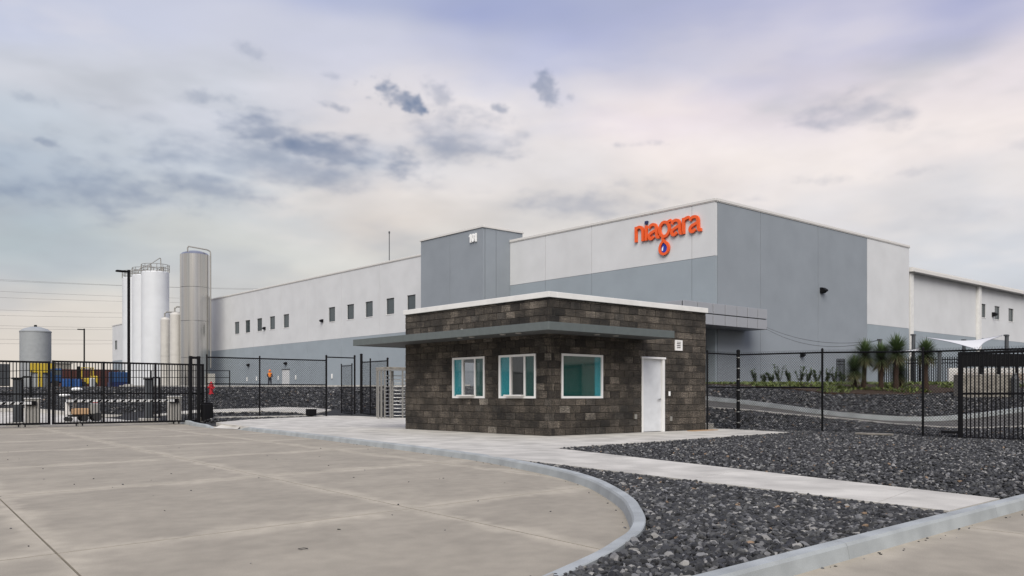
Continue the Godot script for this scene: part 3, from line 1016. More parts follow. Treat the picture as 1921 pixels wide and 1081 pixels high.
# ---------------------------------------------------------------- the factory
func build_plant() -> void:
	var f := thing("factory_building", "long white and grey factory with flat roofs behind the guard house", "building", Vector3.ZERO)
	# solid cores behind the panels
	var core := MB.new()
	core.box(Vector3(50.63, 1.0, -58.4), Vector3(79.7, 14.5, -36.83))
	core.box(Vector3(50.63, 1.0, -126.3), Vector3(112, 15.0, -58.4))
	core.box(Vector3(50.63, 1.0, -173.0), Vector3(112, 14.0, -126.3))
	core.box(Vector3(79.7, 1.0, -58.4), Vector3(135, 12.5, -37.2))
	obj("core", core, "reveal", f)
	# long wall
	var wins := []
	for z in [-117.46, -113.94, -110.24, -106.42, -102.5, -90.95, -86.75, -82.8, -78.6, -74.68]: wins.append([z, z + 1.5, 9.82, 11.5])
	var far_wins := []
	for z in [-171.6, -166.8, -159.6, -154.0]: far_wins.append([z, z + 1.5, 9.82, 11.5])
	var js := [-126.3, -119.0, -111.4, -103.2, -96.08, -88.04, -80.0, -72.0, -64.0, -58.5]
	for i in js.size() - 1:
		panel(f, "x", 50.4, js[i], js[i + 1], 7.785, 15.3, "wall_white", wins)
		panel(f, "x", 50.4, js[i], js[i + 1], 1.0, 7.77, "wall_grey")
	js = [-173.0, -165.0, -157.0, -149.0, -141.0, -133.5, -126.3]
	for i in js.size() - 1:
		panel(f, "x", 50.4, js[i], js[i + 1], 7.785, 14.3, "wall_white", far_wins)
		panel(f, "x", 50.4, js[i], js[i + 1], 1.0, 7.77, "wall_grey")
	for o in wins + far_wins: window_in(f, "x", 50.4, o, 0.08)
	# end block, left face and end face
	js = [-58.5, -53.92, -48.5, -38.62, -36.6]
	for i in js.size() - 1:
		panel(f, "x", 50.4, js[i], js[i + 1], 10.985, 14.8, "wall_white")
		panel(f, "x", 50.4, js[i], js[i + 1], 1.0, 10.96, "wall_grey")
	var xs := [50.66, 55.93, 63.99, 71.99]
	for i in 3: panel(f, "z", -36.6, xs[i], xs[i + 1], 1.0, 14.8, "wall_slate")
	panel(f, "z", -36.6, 71.99, 79.88, 7.385, 14.8, "wall_white")
	panel(f, "z", -36.6, 71.99, 79.88, 1.0, 7.37, "wall_grey")
	# right wing of metal sheet between white columns
	var rw := [[96.9, 98.35, 9.47, 10.9], [100.75, 102.15, 9.47, 10.9], [104.65, 106.1, 9.47, 10.9], [116, 117.4, 9.47, 10.9]]
	xs = [80.0, 96.1, 112.2, 135.0]
	for i in 3:
		panel(f, "z", -36.95, xs[i], xs[i + 1], 7.285, 12.75, "wall_white", rw)
		panel(f, "z", -36.95, xs[i], xs[i + 1], 1.0, 7.27, "wall_grey")
	for o in rw: window_in(f, "z", -36.95, o, 0.07)
	for x in [80.55, 96.1, 112.2]: obj("column", bx(Vector3(x - 0.32, 1.0, -36.94), Vector3(x + 0.32, 12.7, -36.62), 0.02), "trim_white", f)
	var eave := MB.new()
	eave.box(Vector3(80.0, 12.62, -37.6), Vector3(135.0, 12.9, -36.25)); eave.box(Vector3(80.0, 12.9, -37.6), Vector3(135.0, 13.02, -36.35))
	obj("eave", eave, "coping", f)
	# copings along the parapets
	for k in [[50.33, 50.7, -58.5, -36.53, 14.8, 15.0], [50.33, 50.7, -126.3, -58.6, 15.3, 15.48], [50.33, 50.7, -173.05, -126.4, 14.3, 14.48], [50.72, 79.95, -36.9, -36.53, 14.8, 15.0]]:
		var m := bx(Vector3(k[0], k[4], k[2]), Vector3(k[1], k[5], k[3]), 0.015)
		m.box(Vector3(k[0] + 0.03, k[4] - 0.05, k[2] + 0.02), Vector3(k[1] - 0.03, k[4] + 0.01, k[3] - 0.03))
		obj("coping", m, "coping", f)
	# lamps, door and small fittings on the long wall
	for p in [[10.07, -92.39], [10.09, -107.82], [5.3, -101.71], [5.39, -112.75]]: wall_lamp(f, "x", Vector3(50.4, p[0], p[1]), 0.34)
	wall_lamp(f, "z", Vector3(64.5, 9.66, -36.6), 0.42)
	wall_lamp(f, "z", Vector3(100.2, 9.95, -36.95), 0.42)
	wall_lamp(f, "z", Vector3(61.5, 4.4, -36.6), 0.3)
	var dr := obj("door", bx(Vector3(50.34, 2.2, -102.75), Vector3(50.39, 4.5, -100.84), 0.01), "wall_white", f)
	obj("frame", bx(Vector3(50.3, 4.5, -102.85), Vector3(50.39, 4.6, -100.74)), "charcoal", dr)
	for z in [-113.4, -110.4, -104.0, -99.2, -90.2]: obj("wall_outlet", bx(Vector3(50.3, 3.2, z), Vector3(50.39, 3.75, z + 0.22), 0.02), "frame_white", f)
	var mast := MB.new()
	mast.tube(Vector3(52.0, 15.0, -80.5), Vector3(52.0, 18.9, -80.5), 0.045, 6)
	mast.lathe([Vector2(0, 18.85), Vector2(0.09, 18.9), Vector2(0.09, 19.1), Vector2(0, 19.15)], 8, Vector3(52.0, 0, -80.5))
	obj("roof_mast", mast, "charcoal", f)
	# tower
	var t := obj("tower", bx(Vector3(47.55, 1.0, -67.6), Vector3(51.9, 15.4, -58.75)), "reveal", f)
	for z in [[-67.8, -63.22], [-63.22, -58.5]]: panel(t, "x", 47.3, z[0], z[1], 1.0, 15.75, "wall_slate")
	for x in [[47.56, 48.8], [48.8, 51.9]]: panel(t, "z", -58.5, x[0], x[1], 1.0, 15.75, "wall_slate")
	obj("coping", bx(Vector3(47.22, 15.75, -67.9), Vector3(51.98, 15.95, -58.42), 0.015), "coping", t)
	wall_lamp(t, "x", Vector3(47.3, 8.35, -65.6), 0.35)
	# entrance canopy clad in metal sheets
	var cn := obj("entrance_canopy", bx(Vector3(44.56, 5.93, -44.9), Vector3(53.88, 7.28, -34.84)), "reveal", f)
	var cx := [44.48, 45.98, 47.62, 48.96, 50.3, 51.55, 52.77, 53.96]
	for i in 7:
		for k in 2:
			obj("cladding_panel", bx(Vector3(cx[i] + 0.04, 5.885 + k * 0.74, -34.84), Vector3(cx[i + 1] - 0.04, 6.56 + k * 0.74, -34.75), 0.01), "panel_silver", cn)
	for i in 7:
		for k in 2:
			obj("cladding_panel", bx(Vector3(44.46, 5.885 + k * 0.74, -44.9 + i * 1.43), Vector3(44.55, 6.56 + k * 0.74, -44.9 + i * 1.43 + 1.41), 0.01), "panel_silver", cn)
	for k in 2: obj("cladding_panel", bx(Vector3(53.88, 5.885 + k * 0.74, -36.58), Vector3(53.97, 6.56 + k * 0.74, -34.86), 0.01), "panel_silver", cn)
	obj("soffit", bx(Vector3(44.6, 5.87, -44.8), Vector3(53.84, 5.925, -34.9)), "panel_silver", cn)
	for p in [Vector3(45.2, 0, -35.6), Vector3(45.2, 0, -44.2)]: obj("column", bx(p + Vector3(-0.25, 1.0, -0.25), p + Vector3(0.25, 5.9, 0.25), 0.02), "panel_silver", cn)
	var eg := obj("entrance_glazing", bx(Vector3(50.3, 1.6, -46.0), Vector3(50.39, 5.7, -37.4)), "glass_dark", f)
	for k in 5: obj("mullion", bx(Vector3(50.24, 1.6, -46.0 + k * 2.1), Vector3(50.31, 5.7, -45.92 + k * 2.1)), "charcoal", eg)
	# letters on the end block
	var sg := thing("wall_sign", "orange lettering with a blue drop high on the factory wall", "sign", Vector3(50.4, 12.82, -43.86))
	var tf := func(p: Vector2, e: float) -> Vector3: return Vector3(-0.03 - e, p.y, p.x)
	var letters := [
		[[[[0.13, 0.0], [0.13, 1.17]], [[0.13, 0.82], [0.22, 1.02], [0.42, 1.1], [0.64, 1.05], [0.77, 0.86], [0.8, 0.6], [0.8, 0.0]]], 0],
		[[[[1.12, 0.0], [1.12, 1.12]]], 0],
		[[], 1.28], [[], 3.42], [[[[4.6, 0.0], [4.6, 1.16]], [[4.6, 0.86], [4.72, 1.04], [4.92, 1.12], [5.1, 1.13]]], 0], [[], 5.06]]
	for lt in letters:
		var m := MB.new()
		var ss_: Array = lt[0]
		if ss_.is_empty():
			var o: float = lt[1]
			ss_ = [[[o + 0.14, 0.86], [o + 0.24, 1.03], [o + 0.46, 1.1], [o + 0.70, 1.05], [o + 0.82, 0.85], [o + 0.84, 0.55], [o + 0.86, 0.24], [o + 0.95, 0.1], [o + 1.12, 0.1]],
				[[o + 0.84, 0.66], [o + 0.55, 0.58], [o + 0.25, 0.45], [o + 0.12, 0.27], [o + 0.2, 0.1], [o + 0.4, 0.07], [o + 0.58, 0.2]]]
		var k := 0
		for s in ss_:
			stroke(m, bend(s), 0.215, 0.16 + 0.004 * k, 0.0, tf)
			k += 1
		obj("letter", m, "orange", sg)
	var gm := MB.new()
	stroke(gm, ring(2.87, 0.60, 0.45, 0.52), 0.22, 0.165, 0.0, tf)
	stroke(gm, bend([[3.12, 0.98], [3.25, 1.1], [3.48, 1.17]]), 0.2, 0.172, 0.0, tf)
	stroke(gm, bend([[2.80, 0.06], [2.70, -0.10], [2.86, -0.28], [3.12, -0.5], [3.24, -0.78], [3.14, -1.08], [2.86, -1.22], [2.55, -1.1], [2.43, -0.82], [2.52, -0.52], [2.72, -0.3]], 8), 0.19, 0.168, 0.0, tf)
	obj("letter", gm, "orange", sg)
	var dm := MB.new()
	fill(dm, bend([[2.80, -0.36], [3.02, -0.62], [3.1, -0.82], [3.0, -1.03], [2.82, -1.1], [2.62, -1.02], [2.55, -0.82], [2.64, -0.58]], 4), 0.10, 0.0, tf)
	var drop := obj("drop", dm, "sign_blue", sg)
	var hm := MB.new()
	fill(hm, bend([[2.76, -0.62], [2.74, -0.8], [2.72, -0.96], [2.63, -0.93], [2.63, -0.78]], 4), 0.02, 0.1, tf)
	obj("highlight_mark", hm, "sign_white", drop)
	var im := MB.new()
	fill(im, [Vector2(1.0, 1.22), Vector2(1.25, 1.22), Vector2(1.27, 1.46), Vector2(1.02, 1.46)], 0.16, 0.0, tf)
	obj("letter_dot", im, "sign_navy", sg)
	# house number on the tower
	var hn := thing("house_number", "white house number on the slate tower", "number", Vector3(47.3, 14.62, -60.28))
	for d in [[0.0, 1], [0.3, 0], [0.74, 1]]:
		var m := MB.new()
		if d[1]:
			stroke(m, [Vector2(d[0] + 0.2, 0.0), Vector2(d[0] + 0.2, 0.74)], 0.14, 0.12, 0.0, tf)
			stroke(m, [Vector2(d[0] + 0.02, 0.54), Vector2(d[0] + 0.14, 0.62)], 0.12, 0.115, 0.0, tf)
		else: stroke(m, ring(d[0] + 0.27, 0.37, 0.13, 0.31), 0.12, 0.12, 0.0, tf)
		obj("digit", m, "sign_white", hn)

# ---------------------------------------------------------------- silos and tanks
func rails(parent: Node, o: Vector3, r: float, y: float, h: float) -> void:
	var m := MB.new()
	for i in 14:
		var t := TAU * i / 14.0
		var d := Vector3(cos(t), 0, sin(t)) * r
		var t1 := TAU * (i + 1) / 14.0
		var d1 := Vector3(cos(t1), 0, sin(t1)) * r
		m.tube(o + d + Vector3(0, y, 0), o + d + Vector3(0, y + h, 0), 0.045, 4)
		for q in [0.5, 1.0]: m.tube(o + d + Vector3(0, y + h * q, 0), o + d1 + Vector3(0, y + h * q, 0), 0.04, 4)
	obj("guard_rail", m, "galvanised", parent)

func build_silos() -> void:
	var at := [[46.57, -138.24, "front"], [46.7, -143.0, "middle"], [46.6, -147.6, "rear"]]
	for k in 3:
		var a: Array = at[k]
		var s := thing("white_silo", ["smooth white silo with railed top, nearest of the row", "smooth white silo with railed top, middle of the row", "smooth white silo with railed top, farthest of the row"][k], "silo", Vector3(a[0], 1.9, a[1]), "white silos beside the factory")
		var m := MB.new()
		m.lathe([Vector2(2.02, 0), Vector2(2.02, 18.3), Vector2(1.95, 18.45), Vector2(0, 18.7)], 48)
		obj("shell", m, "silo_white", s)
		rails(s, Vector3.ZERO, 2.05, 18.4, 1.15)
		var p := MB.new()
		p.path([Vector3(-1.5, 18.6, 0.6), Vector3(-1.1, 19.4, 0.5), Vector3(0.6, 20.7 - k * 0.4, 0.2), Vector3(0.75, 20.6 - k * 0.4, 0.2), Vector3(0.8, 18.5, 0.2)], 0.07, 6)
		p.tube(Vector3(1.0, 18.5, 0.4), Vector3(1.0, 19.3, 0.4), 0.22, 8)
		obj("filling_pipe", p, "galvanised", s)
	var st := thing("steel_silo", "tall polished stainless steel silo with a bent vent pipe", "silo", Vector3(46.27, 1.9, -121.3))
	for k in 4:
		var y0: float = [0.0, 4.6, 9.7, 14.4][k]
		var y1: float = [4.59, 9.69, 14.39, 19.0][k]
		var m := MB.new()
		m.lathe([Vector2(1.955, y0), Vector2(1.98, y0 + 0.03), Vector2(1.98, y1 - 0.03), Vector2(1.955, y1)], 64)
		obj("shell_ring", m, "stainless", st)
	var dome := MB.new()
	dome.lathe([Vector2(1.96, 18.99), Vector2(1.7, 19.25), Vector2(1.0, 19.5), Vector2(0, 19.6)], 48)
	obj("dome", dome, "stainless", st)
	var vp := MB.new()
	var arc := [Vector3(-1.35, 19.3, 0.9), Vector3(-1.35, 19.75, 0.9), Vector3(-1.2, 20.0, 0.8), Vector3(1.2, 19.7, 1.45), Vector3(1.55, 19.5, 1.55), Vector3(1.6, 19.2, 1.6), Vector3(1.62, 3.2, 1.62)]
	vp.path(arc, 0.09, 8)
	obj("vent_pipe", vp, "galvanised", st)
	obj("pipe_box", bx(Vector3(1.2, 0.2, 1.35), Vector3(2.1, 2.4, 2.0), 0.03), "cabinet", st)
	for k in 2:
		var s := thing("small_silo", ["slim cream silo next to the tall white silos", "slim cream silo touching the steel silo"][k], "silo", [Vector3(44.55, 1.9, -128.0), Vector3(44.4, 1.9, -123.6)][k], "slim cream silos")
		var m := MB.new()
		m.lathe([Vector2(0.68 + 0.08 * k, 0), Vector2(0.68 + 0.08 * k, 5.0)], 32)
		m.lathe([Vector2(0.66 + 0.08 * k, 5.0), Vector2(0.66 + 0.08 * k, 5.04)], 32)
		m.lathe([Vector2(0.68 + 0.08 * k, 5.04), Vector2(0.68 + 0.08 * k, 10.3 + k * 0.4), Vector2(0.5, 10.6 + k * 0.4), Vector2(0, 10.7 + k * 0.4)], 32)
		obj("shell", m, "silo_cream", s)
		var p := MB.new()
		p.path([Vector3(-0.1, 10.5 + k * 0.4, 0), Vector3(-0.1, 11.2 + k * 0.4, 0), Vector3(0.15, 11.45 + k * 0.4, 0), Vector3(1.6, 11.45 + k * 0.4, 0.3)], 0.1, 8)
		obj("top_pipe", p, "galvanised", s)
	var tk := thing("grey_tank", "squat grey round tank with a domed lid on the far left", "tank", Vector3(24.1, 2.0, -111.4))
	var tm := MB.new()
	tm.lathe([Vector2(1.62, 0), Vector2(1.62, 6.5)], 48)
	obj("shell", tm, "tank_grey", tk)
	var tl := MB.new()
	tl.lathe([Vector2(1.66, 6.48), Vector2(1.66, 6.6), Vector2(1.2, 6.9), Vector2(0.5, 7.1), Vector2(0, 7.14)], 48)
	obj("lid", tl, "tank_grey", tk)
	obj("vent_cap", bx(Vector3(-0.14, 7.1, -0.14), Vector3(0.14, 7.34, 0.14), 0.03), "black_steel", tk)
	obj("warning_board", bx(Vector3(-0.9, 1.85, 1.66), Vector3(1.6, 2.9, 1.72), 0.01), "yellow", tk)
	for x in [-0.15, 0.12]: obj("warning_post", bx(Vector3(x, 0, 1.74), Vector3(x + 0.16, 1.9, 1.8)), "yellow", tk)

# ---------------------------------------------------------------- guard house
func build_guard_house() -> void:
	var g := thing("guard_house", "small dark block guard house with a flat grey awning", "guard house", Vector3.ZERO)
	var X0 := 16.02
	var X1 := 22.9
	var Z0 := -16.99
	var Z1 := -23.85
	var B := 0.115
	var T := 3.86
	var CH := 0.2035
	var wl := [[-21.28, -19.73, B + 5 * CH, B + 11 * CH], [-19.08, -17.52, B + 5 * CH, B + 11 * CH]]
	var wr := [[16.48, 18.11, B + 5 * CH, B + 11 * CH], [19.79, 20.82, B - 0.1, B + 11 * CH]]
	var m := MB.new()
	wall_cells(m, "x", X0 + 0.02, 0.2, Z1 + 0.012, Z0 - 0.012, B, T, wl)
	var lw := obj("wall", m, "mortar", g)
	m = MB.new()
	wall_cells(m, "z", Z0 - 0.02, -0.2, X0 + 0.212, X1 - 0.012, B, T, wr)
	var rw := obj("wall", m, "mortar", g)
	m = MB.new()
	wall_cells(m, "x", X1 - 0.012, -0.2, Z1 + 0.212, Z0 - 0.212, B, T, [])
	obj("wall", m, "block1", g)
	m = MB.new()
	wall_cells(m, "z", Z1 + 0.012, 0.2, X0 + 0.212, X1 - 0.012, B, T, [[18.0, 19.6, 1.13, 2.35]])
	obj("wall", m, "block1", g)
	# rooms: lining, floor, ceiling
	m = MB.new()
	m.box(Vector3(X0 + 0.25, B + 0.01, Z1 + 0.25), Vector3(X1 - 0.25, B + 0.03, Z0 - 0.25))
	obj("floor", m, "interior_floor", g)
	m = MB.new()
	m.box(Vector3(X0 + 0.2, 2.75, Z1 + 0.2), Vector3(X1 - 0.2, 2.8, Z0 - 0.2))
	obj("ceiling", m, "interior", g)
	m = MB.new()
	wall_cells(m, "x", X0 + 0.215, 0.02, Z1 + 0.24, Z0 - 0.24, B, 2.75, wl)
	wall_cells(m, "z", Z0 - 0.215, -0.02, X0 + 0.24, X1 - 0.24, B, 2.75, wr)
	wall_cells(m, "x", X1 - 0.215, -0.02, Z1 + 0.24, Z0 - 0.24, B, 2.75, [])
	wall_cells(m, "z", Z1 + 0.215, 0.02, X0 + 0.24, X1 - 0.24, B, 2.75, [[18.0, 19.6, 1.13, 2.35]])
	wall_cells(m, "x", 18.9, 0.1, Z1 + 0.3, Z0 - 0.3, B, 2.75, [[-18.6, -17.6, B, 2.2]])
	obj("lining", m, "interior", g)
	obj("roof", bx(Vector3(X0 + 0.02, 3.6, Z1 + 0.02), Vector3(X1 - 0.02, 3.75, Z0 - 0.02)), "mortar", g)
	# blocks: running bond, lapped at the corner
	var jobs := []
	for side in 2:
		var len: float = (Z0 - Z1) if side == 0 else (X1 - X0)
		for c in 19:
			var y := B + c * CH
			var h := minf(CH, T - y)
			if h < 0.03: continue
			# distance measured from the common corner
			var start := 0.0 if (c + side) % 2 == 0 else 0.1
			var lap := 0.2 if c % 2 == 0 else 0.4
			var cuts := [start]
			var d := lap if start == 0.0 else lap
			while d < len - 0.06:
				if d - cuts[-1] > 0.05: cuts.append(d)
				d += 0.4
			cuts.append(len)
			for k in cuts.size() - 1:
				var spans := [[cuts[k], cuts[k + 1]]]
				for o in (wl if side == 0 else wr):
					if y + h * 0.5 > o[2] and y + h * 0.5 < o[3]:
						var a: float = (Z0 - o[1]) if side == 0 else (o[0] - X0)
						var b: float = (Z0 - o[0]) if side == 0 else (o[1] - X0)
						var next := []
						for s in spans:
							if s[0] < a: next.append([s[0], minf(s[1], a)])
							if s[1] > b: next.append([maxf(s[0], b), s[1]])
						spans = next
				for s in spans:
					if s[1] - s[0] > 0.035: jobs.append([side, s[0], s[1], y, h])
	jobs.sort_custom(func(p, q): return p[1] + absf(p[3] - 1.2) * 0.1 < q[1] + absf(q[3] - 1.2) * 0.1)
	var cache := {}
	var rest := [MB.new(), MB.new(), MB.new()]
	var rest_n := 0
	for i in jobs.size():
		var j: Array = jobs[i]
		var L: float = j[2] - j[1] - 0.013
		var H: float = j[4] - 0.013
		var key := "%d_%d" % [int(round(L * 100)), int(round(H * 100))]
		var proud := rng.randf_range(-0.004, 0.003)
		var mid: float = (j[1] + j[2]) * 0.5
		var tf: Transform3D
		if j[0] == 0: tf = Transform3D(Basis(Vector3(0, 0, 1), Vector3.UP, Vector3(-1, 0, 0)), Vector3(X0 - proud, j[3] + j[4] * 0.5, Z0 - mid))
		else: tf = Transform3D(Basis.IDENTITY, Vector3(X0 + mid, j[3] + j[4] * 0.5, Z0 + proud))
		tf.basis = tf.basis * Basis(Vector3(0, 0, 1), rng.randf_range(-0.004, 0.004))
		var tone := rng.randf()
		var mk := 0 if tone < 0.28 else 1 if tone < 0.48 else 2 if tone < 0.64 else 3 if tone < 0.80 else 5 if tone < 0.90 else 4 if tone < 0.985 else 6
		if i < 300:
			if not cache.has(key):
				var bm := MB.new()
				bm.cbox(Vector3(-L / 2, -H / 2, -0.09), Vector3(L / 2, H / 2, 0.0), 0.008)
				cache[key] = bm.mesh()
			var o := obj("block", cache[key], "block%d" % mk, lw if j[0] == 0 else rw)
			o.transform = tf
		else:
			rest[[0, 1, 2][mk % 3]].cbox(Vector3(-L / 2, -H / 2, -0.09), Vector3(L / 2, H / 2, 0.0), 0.008, tf)
			rest_n += 1
	for k in 3:
		var o := obj("blocks", rest[k], "block%d" % [0, 1, 2][k], g)
		o.set_meta("kind", "stuff")
		o.set_meta("label", "remaining dark blocks towards the far ends of the walls")
	# parapet trim
	m = MB.new()
	m.cbox(Vector3(X0 - 0.05, 3.845, Z1 - 0.05), Vector3(X0 + 0.25, 4.0, Z0 + 0.05), 0.008)
	m.cbox(Vector3(X0 + 0.252, 3.845, Z0 - 0.25), Vector3(X1 + 0.05, 4.0, Z0 + 0.05), 0.008)
	m.cbox(Vector3(X1 - 0.25, 3.845, Z1 - 0.05), Vector3(X1 + 0.05, 4.0, Z0 - 0.252), 0.008)
	m.cbox(Vector3(X0 + 0.252, 3.845, Z1 - 0.05), Vector3(X1 - 0.252, 4.0, Z1 + 0.25), 0.008)
	obj("parapet_trim", m, "trim_white", g)
	# awning: fascia boards and soffit
	var aw := obj("awning", bx(Vector3(14.93, 3.0, -25.2), Vector3(16.01, 3.045, -16.97)), "awning_metal", g)
	m = MB.new()
	m.cbox(Vector3(14.9, 2.855, -25.26), Vector3(14.94, 3.06, -15.82), 0.004)
	m.cbox(Vector3(14.942, 2.855, -15.862), Vector3(19.85, 3.06, -15.822), 0.004)
	m.cbox(Vector3(19.81, 2.855, -16.97), Vector3(19.85, 3.06, -15.864), 0.004)
	m.cbox(Vector3(14.942, 2.855, -25.26), Vector3(19.0, 3.06, -25.22), 0.004)
	obj("fascia", m, "awning_metal", aw)
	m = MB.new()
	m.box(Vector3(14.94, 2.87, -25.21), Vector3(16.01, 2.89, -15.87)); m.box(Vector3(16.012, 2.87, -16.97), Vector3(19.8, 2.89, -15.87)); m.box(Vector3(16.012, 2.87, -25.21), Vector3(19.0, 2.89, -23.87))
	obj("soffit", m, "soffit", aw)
	obj("deck", bx(Vector3(16.02, 3.0, -16.97), Vector3(19.8, 3.045, -15.87)), "awning_metal", aw)
	for p in [[15.25, -19.9], [15.25, -19.35], [15.25, -18.0], [15.25, -17.35], [17.2, -16.35], [17.95, -16.35]]:
		m = MB.new()
		m.lathe([Vector2(0, 2.845), Vector2(0.075, 2.845), Vector2(0.09, 2.872)], 12, Vector3(p[0], 0, p[1]))
		obj("downlight", m, "galvanised", aw)
	# windows
	var k2 := 0
	for o in wl:
		var fr := 0.06
		m = MB.new()
		var w1: float = o[0] + (o[1] - o[0]) * 0.315
		var w2: float = o[0] + (o[1] - o[0]) * 0.70
		for r in [[o[0], o[0] + fr, o[2], o[3]], [o[1] - fr, o[1], o[2], o[3]], [o[0] + fr, o[1] - fr, o[2], o[2] + fr], [o[0] + fr, o[1] - fr, o[3] - fr, o[3]]]:
			wall_cells(m, "x", X0 - 0.015, 0.1, r[0], r[1], r[2], r[3], [])
		var win := obj("window", m, "frame_white", g)
		for z in [w1, w2]: obj("mullion", bx(Vector3(X0 - 0.012, o[2] + fr, z - 0.025), Vector3(X0 + 0.08, o[3] - fr, z + 0.025), 0.004), "frame_white", win)
		var spans := [[o[0] + fr, w1 - 0.025, "film_teal"], [w1 + 0.025, w2 - 0.025, "glass_clear"], [w2 + 0.025, o[1] - fr, "film_green"]]
		for s in spans: obj("pane", bx(Vector3(X0 + 0.03, o[2] + fr, s[0]), Vector3(X0 + 0.036, o[3] - fr, s[1])), s[2], win)
		obj("counter", bx(Vector3(X0 - 0.16, o[2] + 0.055, w1 - 0.12), Vector3(X0 + 0.1, o[2] + 0.10, w2 + 0.02), 0.006), "trim_white", win)
		obj("tray", bx(Vector3(X0 - 0.14, o[2] + 0.10, w2 - 0.2), Vector3(X0 - 0.04, o[2] + 0.125, w2 - 0.02), 0.004), "charcoal", win)
		k2 += 1
	var o3: Array = wr[0]
	m = MB.new()
	for r in [[o3[0], o3[0] + 0.06, o3[2], o3[3]], [o3[1] - 0.06, o3[1], o3[2], o3[3]], [o3[0] + 0.06, o3[1] - 0.06, o3[2], o3[2] + 0.06], [o3[0] + 0.06, o3[1] - 0.06, o3[3] - 0.06, o3[3]]]:
		wall_cells(m, "z", Z0 + 0.015, -0.1, r[0], r[1], r[2], r[3], [])
	var win3 := obj("window", m, "frame_white", g)
	obj("pane", bx(Vector3(o3[0] + 0.06, o3[2] + 0.06, Z0 - 0.036), Vector3(o3[1] - 0.3, o3[3] - 0.06, Z0 - 0.03)), "film_green", win3)
	obj("pane", bx(Vector3(o3[1] - 0.298, o3[2] + 0.06, Z0 - 0.036), Vector3(o3[1] - 0.06, o3[3] - 0.06, Z0 - 0.03)), "film_teal", win3)
	# door
	m = MB.new()
	var d0: Array = wr[1]
	m.cbox(Vector3(d0[0] - 0.01, B, Z0 - 0.2), Vector3(d0[0] + 0.05, d0[3] - 0.05, Z0 + 0.025), 0.004)
	m.cbox(Vector3(d0[1] - 0.09, B, Z0 - 0.2), Vector3(d0[1] + 0.01, d0[3] - 0.05, Z0 + 0.025), 0.004)
	m.cbox(Vector3(d0[0] - 0.04, d0[3] - 0.048, Z0 - 0.2), Vector3(d0[1] + 0.04, d0[3] + 0.012, Z0 + 0.045), 0.004)
	var df := obj("door_frame", m, "frame_white", g)
	obj("door_leaf", bx(Vector3(d0[0] + 0.055, B + 0.02, Z0 - 0.09), Vector3(d0[1] - 0.1, d0[3] - 0.055, Z0 - 0.045), 0.003), "door_white", df)
	m = MB.new()
	m.tube(Vector3(d0[1] - 0.19, 1.1, Z0 - 0.046), Vector3(d0[1] - 0.19, 1.1, Z0 + 0.02), 0.028, 10)
	m.path([Vector3(d0[1] - 0.19, 1.1, Z0 + 0.012), Vector3(d0[1] - 0.31, 1.1, Z0 + 0.012)], 0.011, 8)
	obj("door_handle", m, "steel", df)
	# vent, switch and sockets
	m = MB.new()
	for r in [[21.33, 21.67, 2.6, 2.65], [21.33, 21.67, 2.87, 2.92], [21.33, 21.39, 2.65, 2.87], [21.61, 21.67, 2.65, 2.87]]: wall_cells(m, "z", Z0 + 0.03, -0.05, r[0], r[1], r[2], r[3], [])
	var vn := obj("vent_grille", m, "frame_white", g)
	for k in 4: obj("slat", bx(Vector3(21.4, 2.66 + k * 0.055, Z0 + 0.005), Vector3(21.6, 2.685 + k * 0.055, Z0 + 0.02)), "frame_white", vn)
	obj("switch_plate", bx(Vector3(21.02, 1.2, Z0), Vector3(21.1, 1.34, Z0 + 0.02), 0.004), "sign_white", g)
	for p in [[19.44, 0.52], [21.07, 0.43]]: obj("outlet_box", bx(Vector3(p[0], p[1], Z0), Vector3(p[0] + 0.09, p[1] + 0.14, Z0 + 0.05), 0.008), "galvanised", g)
	obj("wall_bracket", bx(Vector3(X0 - 0.05, 3.1, -20.83), Vector3(X0, 3.22, -20.74), 0.02), "galvanised", g)
	# small things by the house
	var bd := thing("timber_board", "flat wooden board lying at the guard house corner", "board", Vector3(22.1, 0.122, -16.6))
	obj("plank", bx(Vector3(-0.55, 0, -0.1), Vector3(0.75, 0.02, 0.12)), "timber", bd)
	var cv := thing("water_tap", "white pipe stand with a tap beside the guard house", "tap", Vector3(23.15, 0.12, -17.6))
	m = MB.new()
	m.path([Vector3(0, 0, 0), Vector3(0, 0.42, 0), Vector3(0.1, 0.46, 0.0), Vector3(0.28, 0.45, 0), Vector3(0.3, 0.36, 0)], 0.022, 8)
	obj("pipe", m, "frame_white", cv)
	obj("base", bx(Vector3(-0.12, 0, -0.2), Vector3(0.75, 0.18, 0.2), 0.02), "bare_concrete", cv)

# ---------------------------------------------------------------- fences and gates
func chain_link(parent: Node, a: Vector3, b: Vector3, h: float, pitch := 0.083, r := 0.0030) -> void:
	var d := b - a
	var L := Vector2(d.x, d.z).length()
	var m := MB.new()
	var side := Vector3(-d.z, 0, d.x).normalized() * r
	for s in [-1.0, 1.0]:
		var c := -h - pitch
		while c < L + h + pitch:
			var y0 := 0.0
			var y1 := h
			# x = c + s * y
			var x0 := c
			var x1: float = c + s * h
			if s > 0:
				if x0 < 0: y0 = -c
				if x1 > L: y1 = L - c
			else:
				if x0 > L: y0 = c - L
				if x1 < 0: y1 = c
			if y1 - y0 > 0.03 and y0 < h and y1 > 0:
				var p: Vector3 = a + d * ((c + s * y0) / L) + Vector3.UP * y0
				var q: Vector3 = a + d * ((c + s * y1) / L) + Vector3.UP * y1
				m.tube(p + side * s, q + side * s, r, 3, -1.0, false)
				if y1 > h - 1e-3: m.tube(q, q + Vector3(0, 0.055, 0) + d / L * 0.012 * s, r * 0.9, 3, -1.0, false)
			c += pitch
	var o := obj("chain_link", m, "black_vinyl", parent)
	o.set_meta("kind", "stuff")

